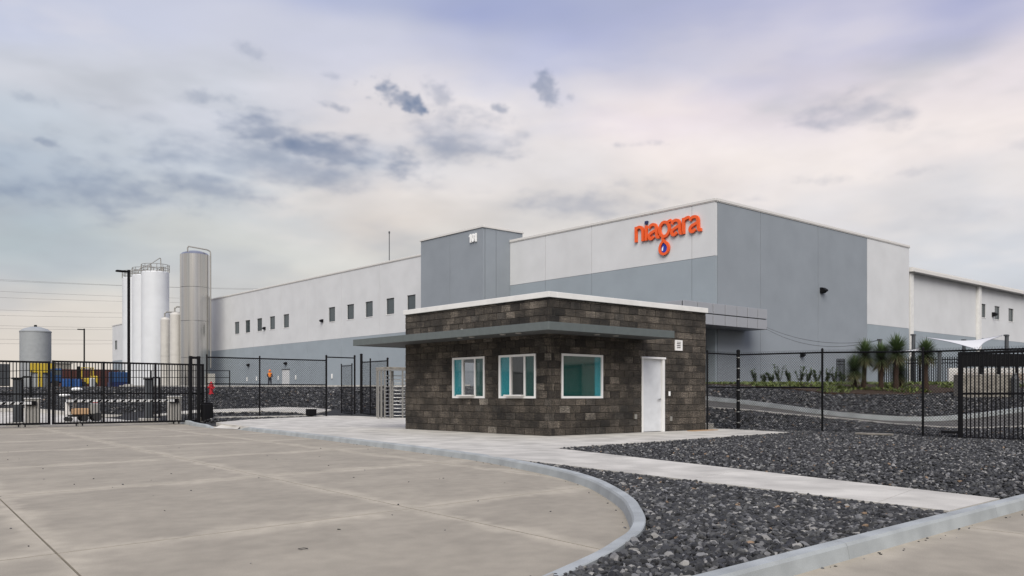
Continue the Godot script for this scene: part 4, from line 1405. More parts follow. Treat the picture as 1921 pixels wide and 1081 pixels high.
func post(parent: Node, at: Vector3, h: float, r: float, called := "post") -> void:
	var m := MB.new()
	m.tube(at - Vector3(0, 0.3, 0), at + Vector3(0, h, 0), r, 10)
	m.lathe([Vector2(r * 1.15, h - 0.02), Vector2(r * 1.15, h + 0.02), Vector2(r * 0.6, h + 0.05), Vector2(0, h + 0.06)], 10, at)
	obj(called, m, "black_steel", parent)

func rail(parent: Node, a: Vector3, b: Vector3, r := 0.022, called := "rail") -> void:
	var m := MB.new()
	m.tube(a, b, r, 8)
	obj(called, m, "black_steel", parent)

func picket_gate(g: Node3D, axis_: String, a0: float, a1: float, y0: float, y1: float, ymid: float, pitch: float, stiles: Array) -> void:
	# local: runs along +x (axis x) or +z; the leaf is centred on the node's plane
	var f := func(lo: float, hi: float, b: float, t: float, th: float) -> MB:
		return bx(Vector3(lo, b, -th), Vector3(hi, t, th), 0.004) if axis_ == "x" else bx(Vector3(-th, b, lo), Vector3(th, t, hi), 0.004)
	for k in [[y0, y0 + 0.08], [ymid - 0.03, ymid + 0.03], [y1 - 0.07, y1]]: obj("rail", f.call(a0, a1, k[0], k[1], 0.028), "black_steel", g)
	for s in stiles: obj("stile", f.call(s[0], s[1], y0, y1 + 0.005, 0.036), "black_steel", g)
	var pm: ArrayMesh = f.call(-0.015, 0.015, y0 + 0.04, y1 - 0.03, 0.015).mesh()
	var x := a0 + pitch
	while x < a1 - 0.04:
		obj("picket", pm, "black_steel", g, Vector3(x, 0, 0) if axis_ == "x" else Vector3(0, 0, x))
		x += pitch

func caster(g: Node3D, x: float, y: float) -> void:
	var m := MB.new()
	for s in [-0.11, 0.11]: m.box(Vector3(x + s - 0.02, 0.03 + y, -0.03), Vector3(x + s + 0.02, 0.15 + y, 0.03))
	var c := obj("caster", m, "black_steel", g)
	m = MB.new()
	m.tube(Vector3(x, 0.062 + y, -0.03), Vector3(x, 0.062 + y, 0.03), 0.062, 14)
	obj("wheel", m, "galvanised", c)

func build_fences() -> void:
	# left: sliding gate of two leaves, along x at z = -36.8
	var ga := thing("sliding_gate", "black steel picket gate leaf running out of the frame on the left", "gate", Vector3(0, 0.0, -36.8), "sliding gate leaves")
	picket_gate(ga, "x", -6.0, 8.47, 0.10, 2.52, 1.27, 0.111, [[-6.0, -5.9], [8.38, 8.47], [4.4, 4.48], [0.4, 0.48]])
	caster(ga, 7.5, -0.002); caster(ga, 2.0, -0.002)
	var gb := thing("sliding_gate", "black steel picket gate leaf reaching the tall gate posts", "gate", Vector3(0, 0.03, -36.8), "sliding gate leaves")
	picket_gate(gb, "x", 8.53, 14.42, 0.07, 2.53, 1.27, 0.111, [[8.53, 8.61], [10.35, 10.43], [12.36, 12.44], [14.34, 14.42]])
	caster(gb, 9.5, -0.03); caster(gb, 13.25, -0.03)
	var gp := thing("gate_posts", "pair of tall square black gate posts with a cross bar", "gate post", Vector3(13.9, 0.0, -36.55))
	for x in [-0.14, 0.2]: obj("post", bx(Vector3(x - 0.06, -0.2, -0.06), Vector3(x + 0.06, 2.88, 0.06), 0.006), "black_steel", gp)
	obj("cross_bar", bx(Vector3(-0.079, 2.76, -0.05), Vector3(0.139, 2.86, 0.05)), "black_steel", gp)
	var mo := thing("gate_motor", "black gate motor housing at the foot of the gate posts", "gate motor", Vector3(14.42, 0.2, -36.45))
	var mm := MB.new()
	mm.cbox(Vector3(-0.2, -0.15, -0.16), Vector3(0.22, 0.66, 0.16), 0.03)
	obj("housing", mm, "black_vinyl", mo)
	obj("lid", bx(Vector3(-0.17, 0.655, -0.14), Vector3(0.19, 0.72, 0.14), 0.02), "black_vinyl", mo)
	# left chain link fence
	var fa := thing("chain_link_fence", "black chain link fence between the gate posts and the open doorway", "fence", Vector3.ZERO, "chain link fences")
	for x in [14.55, 16.95]: post(fa, Vector3(x, 0.22, -36.8), 2.72, 0.033)
	post(fa, Vector3(20.27, 0.24, -36.8), 2.84, 0.045)
	rail(fa, Vector3(14.55, 2.86, -36.8), Vector3(20.27, 2.87, -36.8), 0.028)
	rail(fa, Vector3(14.55, 1.72, -36.8), Vector3(20.27, 1.72, -36.8), 0.024)
	chain_link(fa, Vector3(14.55, 0.28, -36.77), Vector3(20.27, 0.28, -36.77), 2.57, 0.1, 0.0048)
	structure("fence_footing", bx(Vector3(14.2, 0.05, -36.92), Vector3(20.0, 0.30, -36.62), 0.015), "bare_concrete", "low concrete footing under the left chain link fence")
	var fb := thing("fence_doorway", "black pipe frame of the open doorway in the fence", "fence gate", Vector3.ZERO)
	post(fb, Vector3(21.80, 0.24, -36.8), 2.88, 0.045)
	rail(fb, Vector3(20.32, 3.03, -36.8), Vector3(21.75, 3.03, -36.8), 0.028, "head_rail")
	var fc := thing("chain_link_fence", "short black chain link fence beside the turnstile", "fence", Vector3.ZERO, "chain link fences")
	post(fc, Vector3(22.05, 0.24, -36.6), 2.95, 0.065)
	post(fc, Vector3(22.03, 0.24, -35.75), 2.7, 0.035)
	post(fc, Vector3(22.0, 0.22, -34.2), 2.7, 0.045)
	rail(fc, Vector3(22.05, 2.82, -36.6), Vector3(22.0, 2.82, -34.2), 0.024)
	rail(fc, Vector3(22.05, 1.62, -36.6), Vector3(22.0, 1.62, -34.2), 0.022)
	rail(fc, Vector3(22.05, 0.34, -36.6), Vector3(22.0, 0.34, -34.2), 0.022)
	chain_link(fc, Vector3(22.03, 0.3, -36.6), Vector3(21.98, 0.3, -34.2), 2.52, 0.083, 0.0043)
	# opened leaf of the doorway, folded back against the post
	var fl := thing("open_fence_gate", "narrow chain link gate leaf swung open at the doorway", "fence gate", Vector3.ZERO)
	for z in [-36.75, -37.75]: post(fl, Vector3(21.62, 0.27, z), 2.45, 0.028)
	for y in [0.34, 1.62, 2.66]: rail(fl, Vector3(21.62, y, -36.75), Vector3(21.62, y, -37.75), 0.02)
	chain_link(fl, Vector3(21.64, 0.34, -37.75), Vector3(21.64, 0.34, -36.75), 2.32, 0.083, 0.0043)
	var bb := thing("black_box", "small black box on the footing of the fence", "box", Vector3(19.35, 0.3, -36.55))
	obj("case", bx(Vector3(-0.21, 0, -0.14), Vector3(0.21, 0.27, 0.14), 0.012), "black_vinyl", bb)
	obj("lid", bx(Vector3(-0.22, 0.272, -0.15), Vector3(0.22, 0.295, 0.15), 0.006), "black_vinyl", bb)
	# turnstile
	var ts := thing("turnstile", "full height galvanised turnstile at the back of the guard house", "turnstile", Vector3(20.75, 0.14, -33.0))
	var posts := [0.0, 0.16, 0.33, 0.62, 1.28, 1.62]
	for x in posts:
		var m := MB.new()
		m.box(Vector3(x - 0.025, 0, -0.025), Vector3(x + 0.025, 2.2, 0.025))
		obj("post", m, "galvanised", ts)
	for z in [-1.1, -0.75]:
		var m := MB.new()
		m.box(Vector3(0.62 - 0.03, 0, z - 0.03), Vector3(0.62 + 0.03, 2.2, z + 0.03))
		obj("post", m, "galvanised", ts)
	obj("top_bar", bx(Vector3(-0.035, 2.2, -0.04), Vector3(1.66, 2.27, 0.04)), "galvanised", ts)
	obj("top_bar", bx(Vector3(0.58, 2.2, -1.14), Vector3(0.66, 2.27, -0.042)), "galvanised", ts)
	obj("hood", bx(Vector3(0.6, 2.272, -1.2), Vector3(1.66, 2.36, -0.06), 0.01), "beige", ts)
	var rot := MB.new()
	rot.tube(Vector3(1.12, 0.05, -0.6), Vector3(1.12, 2.2, -0.6), 0.06, 12)
	var rotor := obj("rotor", rot, "galvanised", ts)
	for k in 12:
		var m := MB.new()
		for q in 3:
			var t := TAU * q / 3.0 + 0.5
			var y := 0.16 + k * 0.165
			m.path([Vector3(1.12, y, -0.6), Vector3(1.12 + cos(t) * 0.58, y, -0.6 + sin(t) * 0.58)], 0.022, 6)
		obj("arm", m, "steel", rotor)
	for k in 12:
		var m := MB.new()
		m.path([Vector3(1.62, 0.24 + k * 0.165, 0.0), Vector3(1.25, 0.24 + k * 0.165, -0.05)], 0.018, 6)
		obj("comb_bar", m, "galvanised", ts)
	obj("marker", bx(Vector3(1.40, 1.72, 0.04), Vector3(1.5, 1.79, 0.06)), "yellow", ts)
	# right: chain link fence along x = 24.67 and its return to the guard house
	var fr := thing("chain_link_fence", "long black chain link fence to the right of the guard house", "fence", Vector3.ZERO, "chain link fences")
	var zs := [-17.0, -13.97, -10.92, -7.87, -4.8]
	for k in zs.size():
		var y: float = [0.13, 0.09, 0.0, -0.03, -0.05][k]
		post(fr, Vector3(24.67, y, zs[k]), 2.52 if k else 2.56, 0.034 if k else 0.058)
		if k < 4:
			var y2: float = [0.13, 0.09, 0.0, -0.03, -0.05][k + 1]
			rail(fr, Vector3(24.67, y + 2.44, zs[k]), Vector3(24.67, y2 + 2.44, zs[k + 1]), 0.024, "top_rail")
			chain_link(fr, Vector3(24.64, y + 0.05, zs[k]), Vector3(24.64, y2 + 0.05, zs[k + 1]), 2.42, 0.083, 0.0043)
	rail(fr, Vector3(24.67, 1.48, -17.0), Vector3(24.67, 1.46, -13.97), 0.021, "brace_rail")
	var rt := thing("chain_link_fence", "short chain link panel joining the guard house to the corner post", "fence", Vector3.ZERO, "chain link fences")
	post(rt, Vector3(22.98, 0.12, -17.0), 2.5, 0.03)
	rail(rt, Vector3(22.98, 2.57, -17.0), Vector3(24.62, 2.57, -17.0), 0.024, "top_rail")
	rail(rt, Vector3(22.98, 1.48, -17.0), Vector3(24.62, 1.48, -17.0), 0.021, "brace_rail")
	chain_link(rt, Vector3(22.98, 0.17, -16.97), Vector3(24.62, 0.17, -16.97), 2.42, 0.083, 0.0043)
	var clip := MB.new()
	for k in 7: clip.tube(Vector3(24.67, 0.3 + k * 0.36, -17.0), Vector3(24.67, 0.33 + k * 0.36, -17.0), 0.062, 8)
	obj("fence_clips", clip, "steel", fr)
	# right picket gate
	var rg := thing("picket_gate", "black steel picket gate cut by the right edge of the picture", "gate", Vector3(24.50, 0.02, 0))
	picket_gate(rg, "z", -9.9, -2.0, 0.0, 2.36, 1.24, 0.105, [[-9.9, -9.79], [-6.0, -5.92], [-2.1, -2.0]])
	obj("latch_bar", bx(Vector3(-0.03, 0.16, -10.34), Vector3(0.03, 0.23, -9.9), 0.004), "black_steel", rg)
	var tb := thing("loose_plank", "weathered plank half buried in the gravel before the fence", "board", Vector3(23.2, ground_y(23.2, -11.6) + 0.05, -11.6))
	obj("plank", bx(Vector3(-0.1, 0.0, -0.5), Vector3(0.1, 0.05, 0.5), 0.006), "beige", tb)

# ---------------------------------------------------------------- yard things
func on(x: float, z: float, up := 0.0) -> Vector3: return Vector3(x, ground_y(x, z) + up, z)

func barrier(label: String, cab: Vector3, x_end: float) -> void:
	var b := thing("barrier_gate", label, "barrier", cab, "lifting barriers behind the gate")
	obj("cabinet", bx(Vector3(-0.24, -0.1, -0.2), Vector3(0.24, 1.05, 0.2), 0.02), "cabinet", b)
	obj("cap", bx(Vector3(-0.26, 1.052, -0.22), Vector3(0.26, 1.1, 0.22), 0.015), "trim_white", b)
	obj("hinge", bx(Vector3(-0.3, 0.8, 0.2), Vector3(0.1, 0.98, 0.27), 0.01), "black_steel", b)
	var arm := obj("arm", bx(Vector3(x_end, 0.84, 0.275), Vector3(-0.1, 0.95, 0.315), 0.006), "sign_white", b)
	var x := -0.35
	while x > x_end + 0.25:
		var m := MB.new()
		m.quad(Vector3(x - 0.2, 0.846, 0.318), Vector3(x - 0.09, 0.846, 0.318), Vector3(x - 0.01, 0.944, 0.318), Vector3(x - 0.12, 0.944, 0.318))
		m.quad(Vector3(x - 0.2, 0.846, 0.3185), Vector3(x - 0.12, 0.944, 0.3185), Vector3(x - 0.01, 0.944, 0.3185), Vector3(x - 0.09, 0.846, 0.3185))
		obj("stripe", m, "black_vinyl", arm)
		x -= 0.3

func build_yard() -> void:
	barrier("striped white barrier arm reaching left from the cabinet near the gate posts", Vector3(13.75, 0.1, -38.4), -4.4)
	barrier("striped white barrier arm leaving the frame on the left", Vector3(8.2, 0.02, -38.4), -4.4)
	for k in 2:
		var p := [Vector3(7.9, 0.02, -39.6), Vector3(13.3, 0.08, -40.4)][k] as Vector3
		var t := thing("intercom_post", ["dark grey intercom column on a pale base behind the left gate leaf", "dark grey intercom column behind the striped barrier arm"][k], "intercom", p, "intercom columns")
		obj("base", bx(Vector3(-0.35, -0.1, -0.3), Vector3(0.35, 0.12, 0.3), 0.02), "bare_concrete", t)
		obj("column", bx(Vector3(-0.14, 0.12, -0.13), Vector3(0.14, 1.85, 0.13), 0.02), "charcoal", t)
		obj("hood", bx(Vector3(-0.18, 1.852, -0.17), Vector3(0.18, 1.92, 0.17), 0.01), "black_steel", t)
		var m := MB.new()
		m.path([Vector3(0.2, 0.12, 0), Vector3(0.2, 1.95, 0), Vector3(0.5, 1.95, 0), Vector3(0.5, 0.12, 0)], 0.04, 6)
		obj("guard_hoop", m, "black_steel", t)
	# tool cart
	var ct := thing("generator_cart", "small wheeled work cart with tools standing on the drive", "cart", Vector3(11.6, drive_y(11.6, -44.5), -44.5))
	obj("engine", bx(Vector3(-0.4, 0.3, -0.3), Vector3(0.25, 0.62, 0.3), 0.05), "timber", ct)
	obj("frame", bx(Vector3(-0.55, 0.22, -0.33), Vector3(0.75, 0.3, 0.33), 0.01), "black_steel", ct)
	for s in [[-0.55, 0.9], [-0.2, 1.0]]: obj("panel", bx(Vector3(s[0] - 0.12, 0.3, -0.34), Vector3(s[0] + 0.08, s[1], -0.29), 0.01), "frame_white", ct)
	obj("shelf", bx(Vector3(-0.62, 0.86, -0.32), Vector3(0.3, 0.9, 0.3), 0.01), "black_steel", ct)
	obj("hopper", bx(Vector3(0.32, 0.3, -0.3), Vector3(0.72, 0.86, 0.3), 0.06), "galvanised", ct)
	obj("can", bx(Vector3(0.05, 0.9, -0.1), Vector3(0.25, 1.02, 0.1), 0.02), "yellow", ct)
	obj("can", bx(Vector3(0.5, 0.86, -0.1), Vector3(0.68, 1.0, 0.1), 0.02), "red", ct)
	for w in [[0.05, 0.15], [0.6, 0.2], [-0.6, 0.11]]:
		for z in [-0.36, 0.30]:
			var m := MB.new()
			m.tube(Vector3(w[0], w[1], z), Vector3(w[0], w[1], z + 0.07), w[1], 14)
			obj("wheel", m, "rubber", ct)
	# hydrant
	var hy := thing("fire_hydrant", "red fire hydrant on the gravel bank", "hydrant", on(19.67, -49.1, -0.02))
	var hm := MB.new()
	hm.lathe([Vector2(0.16, 0), Vector2(0.16, 0.06), Vector2(0.1, 0.08), Vector2(0.1, 0.5), Vector2(0.13, 0.52), Vector2(0.13, 0.56), Vector2(0.11, 0.62), Vector2(0.05, 0.7), Vector2(0.03, 0.76), Vector2(0, 0.76)], 14)
	obj("barrel", hm, "red", hy)
	hm = MB.new()
	hm.tube(Vector3(-0.2, 0.42, 0), Vector3(0.2, 0.42, 0), 0.06, 10); hm.tube(Vector3(0, 0.36, 0), Vector3(0, 0.36, 0.22), 0.07, 10)
	obj("nozzle", hm, "red", hy)
	# lamp posts
	var lp := [[22.2, -72.0, 9.3, "tall black lamp post in front of the white silos"], [37.6, -143.0, 9.0, "distant black lamp post left of the white silos"]]
	for k in 2:
		var l: Array = lp[k]
		var t := thing("lamp_post", l[3], "lamp post", on(l[0], l[1]), "yard lamp posts")
		obj("footing", bx(Vector3(-0.3, -0.3, -0.3), Vector3(0.3, 0.25, 0.3), 0.02), "bare_concrete", t)
		obj("pole", bx(Vector3(-0.09, 0.25, -0.09), Vector3(0.09, l[2], 0.09), 0.01), "black_steel", t)
		obj("lamp_head", bx(Vector3(-0.95, l[2] - 0.22, -0.2), Vector3(-0.091, l[2] - 0.08, 0.16), 0.03), "black_steel", t)
	# pipe rail along the top of the bank
	var pr := thing("pipe_rail", "low black pipe railing in front of the silos", "railing", Vector3.ZERO)
	var a := Vector2(28.97, -68.5)
	var b := Vector2(9.0, -83.0)
	for k in 9:
		var p := a.lerp(b, k / 8.0)
		var g := on(p.x, p.y)
		var m := MB.new()
		m.tube(g - Vector3(0, 0.2, 0), g + Vector3(0, 1.38, 0), 0.045, 6)
		obj("post", m, "black_steel", pr)
		if k < 8:
			var q := a.lerp(b, (k + 1) / 8.0)
			var g2 := on(q.x, q.y)
			for y in [0.8, 1.36]: rail(pr, g + Vector3(0, y, 0), g2 + Vector3(0, y, 0), 0.025)
	# far yard
	var dc := thing("dark_container", "dark grey storage container at the left edge", "container", on(18.2, -109.0))
	obj("body", bx(Vector3(-7.0, 0.1, -1.2), Vector3(2.6, 2.5, 1.2), 0.03), "charcoal", dc)
	for k in 30: obj("rib", bx(Vector3(-6.9 + k * 0.32, 0.2, 1.2), Vector3(-6.78 + k * 0.32, 2.4, 1.24)), "charcoal", dc)
	obj("roof_unit", bx(Vector3(-4.0, 2.5, -0.5), Vector3(0.2, 2.75, 0.5), 0.02), "galvanised", dc)
	var red := [[29.9, -122.3, 1.5], [32.0, -120.4, 2.6], [34.6, -121.0, 2.4]]
	for k in 3:
		var r: Array = red[k]
		var t := thing("red_container", ["short rust red container behind the blue barrels", "long rust red container right of the yellow machine", "rust red container nearest the blue machine"][k], "container", on(r[0], r[1]), "rust red containers")
		obj("body", bx(Vector3(-r[2] / 2, 0.1, -1.2), Vector3(r[2] / 2, 2.3, 1.2), 0.03), "rust_red", t)
		for q in int(r[2] / 0.3): obj("rib", bx(Vector3(-r[2] / 2 + 0.1 + q * 0.3, 0.2, 1.2), Vector3(-r[2] / 2 + 0.22 + q * 0.3, 2.2, 1.24)), "rust_red", t)
	var sh := thing("beige_shed", "plain beige shed beside the grey tank", "shed", on(32.9, -136.9))
	obj("wall", bx(Vector3(-1.6, 0, -1.5), Vector3(1.0, 3.4, 1.5), 0.02), "beige", sh)
	obj("roof", bx(Vector3(-1.75, 3.4, -1.65), Vector3(1.15, 3.52, 1.65), 0.01), "galvanised", sh)
	var tr := thing("blue_truck", "small dark blue truck parked in the far yard", "truck", on(26.1, -109.6))
	obj("cab", bx(Vector3(-0.9, 0.45, -0.9), Vector3(0.2, 2.1, 0.9), 0.15), "blue", tr)
	obj("windscreen", bx(Vector3(-0.7, 1.35, 0.9), Vector3(0.0, 1.9, 0.915)), "glass_dark", tr)
	obj("load_bed", bx(Vector3(0.22, 0.5, -0.9), Vector3(1.9, 0.95, 0.9), 0.03), "blue", tr)
	for x in [-0.5, 1.4]:
		var m := MB.new()
		m.tube(Vector3(x, 0.36, 0.7), Vector3(x, 0.36, 0.93), 0.36, 16)
		obj("wheel", m, "rubber", tr)
	for k in 5:
		var t := thing("blue_barrel", ["leftmost bright blue barrel of the row in the far yard", "second bright blue barrel from the left in the far yard", "middle bright blue barrel of the row in the far yard", "fourth bright blue barrel from the left in the far yard", "rightmost bright blue barrel of the row in the far yard"][k], "barrel", on(25.7 + k * 0.33, -105.6 + k * 0.2), "blue barrels in the far yard")
		var m := MB.new()
		m.lathe([Vector2(0.27, 0), Vector2(0.29, 0.05), Vector2(0.29, 0.28), Vector2(0.305, 0.3), Vector2(0.29, 0.32), Vector2(0.29, 0.6), Vector2(0.305, 0.62), Vector2(0.29, 0.64), Vector2(0.28, 0.88), Vector2(0, 0.89)], 14)
		obj("drum", m, "barrel_blue", t)
	var yl := thing("yellow_lift", "yellow forklift type machine in the far yard", "forklift", on(27.6, -105.7))
	obj("body", bx(Vector3(0.2, 0.3, -0.6), Vector3(1.3, 1.0, 0.6), 0.08), "yellow", yl)
	obj("counterweight", bx(Vector3(0.9, 0.25, -0.58), Vector3(1.5, 1.25, 0.58), 0.1), "yellow", yl)
	for p in [[-0.2, -0.5], [-0.2, 0.5], [1.0, -0.5], [1.0, 0.5]]: obj("roof_pillar", bx(Vector3(p[0] - 0.04, 0.9, p[1] - 0.04), Vector3(p[0] + 0.04, 2.1, p[1] + 0.04)), "yellow", yl)
	obj("roof", bx(Vector3(-0.3, 2.1, -0.6), Vector3(1.1, 2.18, 0.6), 0.02), "yellow", yl)
	for z in [-0.3, 0.3]: obj("mast", bx(Vector3(-0.5, 0.1, z - 0.06), Vector3(-0.36, 2.3, z + 0.06)), "black_steel", yl)
	for x in [0.0, 1.1]:
		var m := MB.new()
		m.tube(Vector3(x, 0.3, 0.4), Vector3(x, 0.3, 0.66), 0.3, 14)
		obj("wheel", m, "rubber", yl)
	var gc := thing("grey_cabinet", "pale grey electrical cabinet right of the yellow machine", "cabinet", on(27.9, -103.0))
	obj("body", bx(Vector3(-0.22, 0, -0.2), Vector3(0.22, 0.95, 0.2), 0.02), "silo_white", gc)
	obj("door", bx(Vector3(-0.19, 0.05, 0.2), Vector3(0.19, 0.9, 0.22), 0.005), "tank_grey", gc)
	var bm := thing("blue_machine", "dark blue compressor machine by the far building", "machine", on(31.3, -105.2))
	obj("body", bx(Vector3(-0.9, 0.5, -0.6), Vector3(0.9, 1.7, 0.6), 0.06), "blue", bm)
	obj("skid", bx(Vector3(-1.0, 0.0, -0.65), Vector3(1.0, 0.5, 0.65), 0.02), "sign_navy", bm)
	for x in [-0.6, 0.1, 0.6]: obj("stack", bx(Vector3(x - 0.12, 1.7, -0.2), Vector3(x + 0.12, 1.95, 0.2), 0.03), "charcoal", bm)
	for k in 2:
		var t := thing("white_sack", ["white sack lying on the gravel bank", "white sack beside the other one on the bank"][k], "sack", on(13.9 + k * 0.7, -57.0 - k * 0.1, 0.02), "white sacks on the bank")
		var m := MB.new()
		m.lathe([Vector2(0, 0), Vector2(0.24, 0.02), Vector2(0.3, 0.1), Vector2(0.2, 0.2), Vector2(0, 0.22)], 12)
		var o := obj("bag", m, "sign_white", t)
		o.scale = Vector3(1.1, 1, 0.7)
	# overhead lines on the far left, strung between two lattice masts
	var ma := Vector3(-210, 2.2, -330)
	var mb_ := Vector3(190, 2.4, -330)
	for k in 2:
		var c: Vector3 = [ma, mb_][k]
		var t := thing("power_pylon", ["steel pylon far off to the left", "steel pylon hidden behind the factory"][k], "pylon", c, "power pylons")
		var m := MB.new()
		for s in [[-2, -2], [2, -2], [2, 2], [-2, 2]]: m.tube(Vector3(s[0], 0, s[1]), Vector3(s[0] * 0.15, 52, s[1] * 0.15), 0.15, 4)
		for q in 12:
			var y := q * 4.2
			var w: float = 2.0 - y / 52.0 * 1.7
			m.tube(Vector3(-w, y, w), Vector3(w, y + 4.0, w), 0.07, 4); m.tube(Vector3(w, y, -w), Vector3(-w, y + 4.0, -w), 0.07, 4)
		obj("lattice", m, "galvanised", t)
		for q in 5: obj("cross_arm", bx(Vector3(-0.2, 23.6 + q * 5.2, -6), Vector3(0.2, 23.9 + q * 5.2, 6)), "galvanised", t)
	for k in 10:
		var y := 23.5 + (k / 2) * 5.2
		var z := -6.0 if k % 2 else 6.0
		var t := thing("power_line", "overhead power line crossing the sky on the left, %s %s" % [["nearer wire", "farther wire"][k % 2], ["at the lowest level", "at the second lowest level", "at the middle level", "at the second highest level", "at the highest level"][k / 2]], "power line", Vector3.ZERO, "overhead power lines")
		var pts := []
		for q in 25:
			var u := q / 24.0
			var p := (ma + Vector3(0, y, z)).lerp(mb_ + Vector3(0, y, z), u)
			p.y -= 4.0 * (7.0 + k % 3) * u * (1.0 - u)
			pts.append(p)
		var m := MB.new()
		m.path(pts, 0.035, 4)
		obj("wire", m, "galvanised", t)
	# right: screen wall, bin, slatted screen, sails
	var sw := thing("rubble_wall", "low beige stone wall behind the right picket gate", "wall", on(38.35, -14.45))
	var wm := obj("body", bx(Vector3(-1.18, -0.5, -0.2), Vector3(1.12, 0.9, 0.18)), "beige", sw)
	var cm := obj("capping", bx(Vector3(-1.2, 0.9, -0.22), Vector3(1.14, 0.94, 0.2), 0.01), "bare_concrete", sw)
	sw.rotation.y = -0.72
	var bn := thing("gas_cylinder", "slate blue upright cylinder right of the stone wall", "cylinder", on(38.95, -13.5))
	var bmm := MB.new()
	bmm.lathe([Vector2(0.15, -0.2), Vector2(0.15, 0.82), Vector2(0.11, 0.92), Vector2(0.05, 0.95), Vector2(0.05, 1.0), Vector2(0, 1.0)], 16)
	obj("shell", bmm, "charcoal", bn)
	obj("valve", bx(Vector3(-0.06, 1.0, -0.03), Vector3(0.06, 1.05, 0.03)), "steel", bn)
	var scn := thing("shelter", "black slatted shelter behind the stone wall", "shelter", on(46.1, -18.29))
	scn.rotation.y = -0.714
	obj("roof_screen", bx(Vector3(-0.25, 0.95, -0.1), Vector3(6.5, 1.6, 0.05), 0.02), "black_vinyl", scn)
	for k in 8: obj("post", bx(Vector3(-0.2 + k * 0.92, -0.2, -0.08), Vector3(-0.1 + k * 0.92, 0.95, 0.02)), "black_steel", scn)
	obj("back_wall", bx(Vector3(-0.1, -0.2, -1.6), Vector3(6.3, 0.93, -1.45)), "trim_white", scn)
	for k in 7:
		var o := obj("bench_slat", bx(Vector3(0.1, 0.3 + k * 0.05, -1.3 + k * 0.02), Vector3(6.0, 0.33 + k * 0.05, -1.26 + k * 0.02)), "timber", scn)
	# picket fences round the rest area
	var pfa := thing("picket_fence", "black steel picket fence behind the yuccas", "fence", Vector3.ZERO, "picket fences by the factory")
	var p0 := Vector2(46.83, -22.95)
	var p1 := Vector2(47.96, -19.33)
	var n := 34
	var pk := MB.new()
	pk.box(Vector3(-0.018, 0, -0.018), Vector3(0.018, 1.5, 0.018))
	pk.ftri(Vector3(-0.018, 1.5, 0.018), Vector3(0.018, 1.5, 0.018), Vector3(0, 1.58, 0))
	var pkm := pk.mesh()
	for k in n + 1:
		var p := p0.lerp(p1, float(k) / n)
		obj("picket", pkm, "black_steel", pfa, on(p.x, p.y, 0.02))
		if k % 17 == 0: obj("post", bx(Vector3(-0.05, -0.1, -0.05), Vector3(0.05, 1.62, 0.05)), "black_steel", pfa, on(p.x, p.y))
	for y in [0.15, 1.2, 1.38]: rail(pfa, on(p0.x, p0.y, y), on(p1.x, p1.y, y), 0.025)
	var pfb := thing("picket_fence", "narrow stack of black pickets standing before the wall", "fence", Vector3.ZERO, "picket fences by the factory")
	for k in 7: obj("picket", pkm, "black_steel", pfb, on(46.8 + k * 0.055, -25.6 + k * 0.05, 0.02))
	for y in [0.15, 1.2, 1.38]: rail(pfb, on(46.8, -25.6, y), on(47.13, -25.3, y), 0.02)
	# shade sails
	var tops := [Vector3(48.66, 0, -24.01), Vector3(48.11, 0, -21.84), Vector3(53.36, 0, -21.27), Vector3(49.83, 0, -17.71), Vector3(45.1, 0, -19.16), Vector3(47.26, 0, -17.95)]
	var hs := [4.44, 4.6, 4.47, 4.46, 3.51, 3.62]
	for k in 6:
		var sp := thing("sail_post", ["grey steel post at the left end of the shade sails", "tall grey steel post between the two shade sails", "grey steel post behind the white shade sail", "tall grey steel post holding the right tip of the sail", "low grey steel post under the sail's sagging corner", "low grey steel post right under the white sail"][k], "post", on(tops[k].x, tops[k].z), "shade sail posts")
		var m := MB.new()
		m.tube(Vector3(0, -0.2, 0), Vector3(0.03, hs[k] - 1.78, 0.02), 0.1, 12)
		obj("shaft", m, "charcoal", sp)
		obj("eye_plate", bx(Vector3(-0.1, hs[k] - 1.85, -0.1), Vector3(0.17, hs[k] - 1.77, 0.1), 0.01), "charcoal", sp)
	for k in 2:
		var cb := thing("slack_cable", ["slack cable hanging from the canopy to the sail post, upper one", "slack cable hanging from the canopy to the sail post, lower one"][k], "cable", Vector3.ZERO, "slack cables")
		var cp := []
		for q in 21:
			var u := q / 20.0
			var c := Vector3(53.98, 6.1, -34.95 - k * 0.2).lerp(Vector3(48.7, 4.4, -24.05), u)
			c.y -= 4.0 * (0.55 + k * 0.25) * u * (1.0 - u)
			cp.append(c)
		var cm2 := MB.new()
		cm2.path(cp, 0.012, 5)
		obj("strand", cm2, "charcoal", cb)
	sail("white shade sail stretched between the tall posts", [Vector3(48.35, 4.45, -21.5), Vector3(53.1, 4.3, -21.1), Vector3(49.75, 4.4, -17.85), Vector3(47.2, 3.55, -18.1)])
	sail("pale shade sail half hidden behind the yuccas", [Vector3(48.6, 3.7, -23.8), Vector3(52.0, 3.9, -22.6), Vector3(48.3, 4.3, -21.8), Vector3(45.2, 3.4, -19.4)])

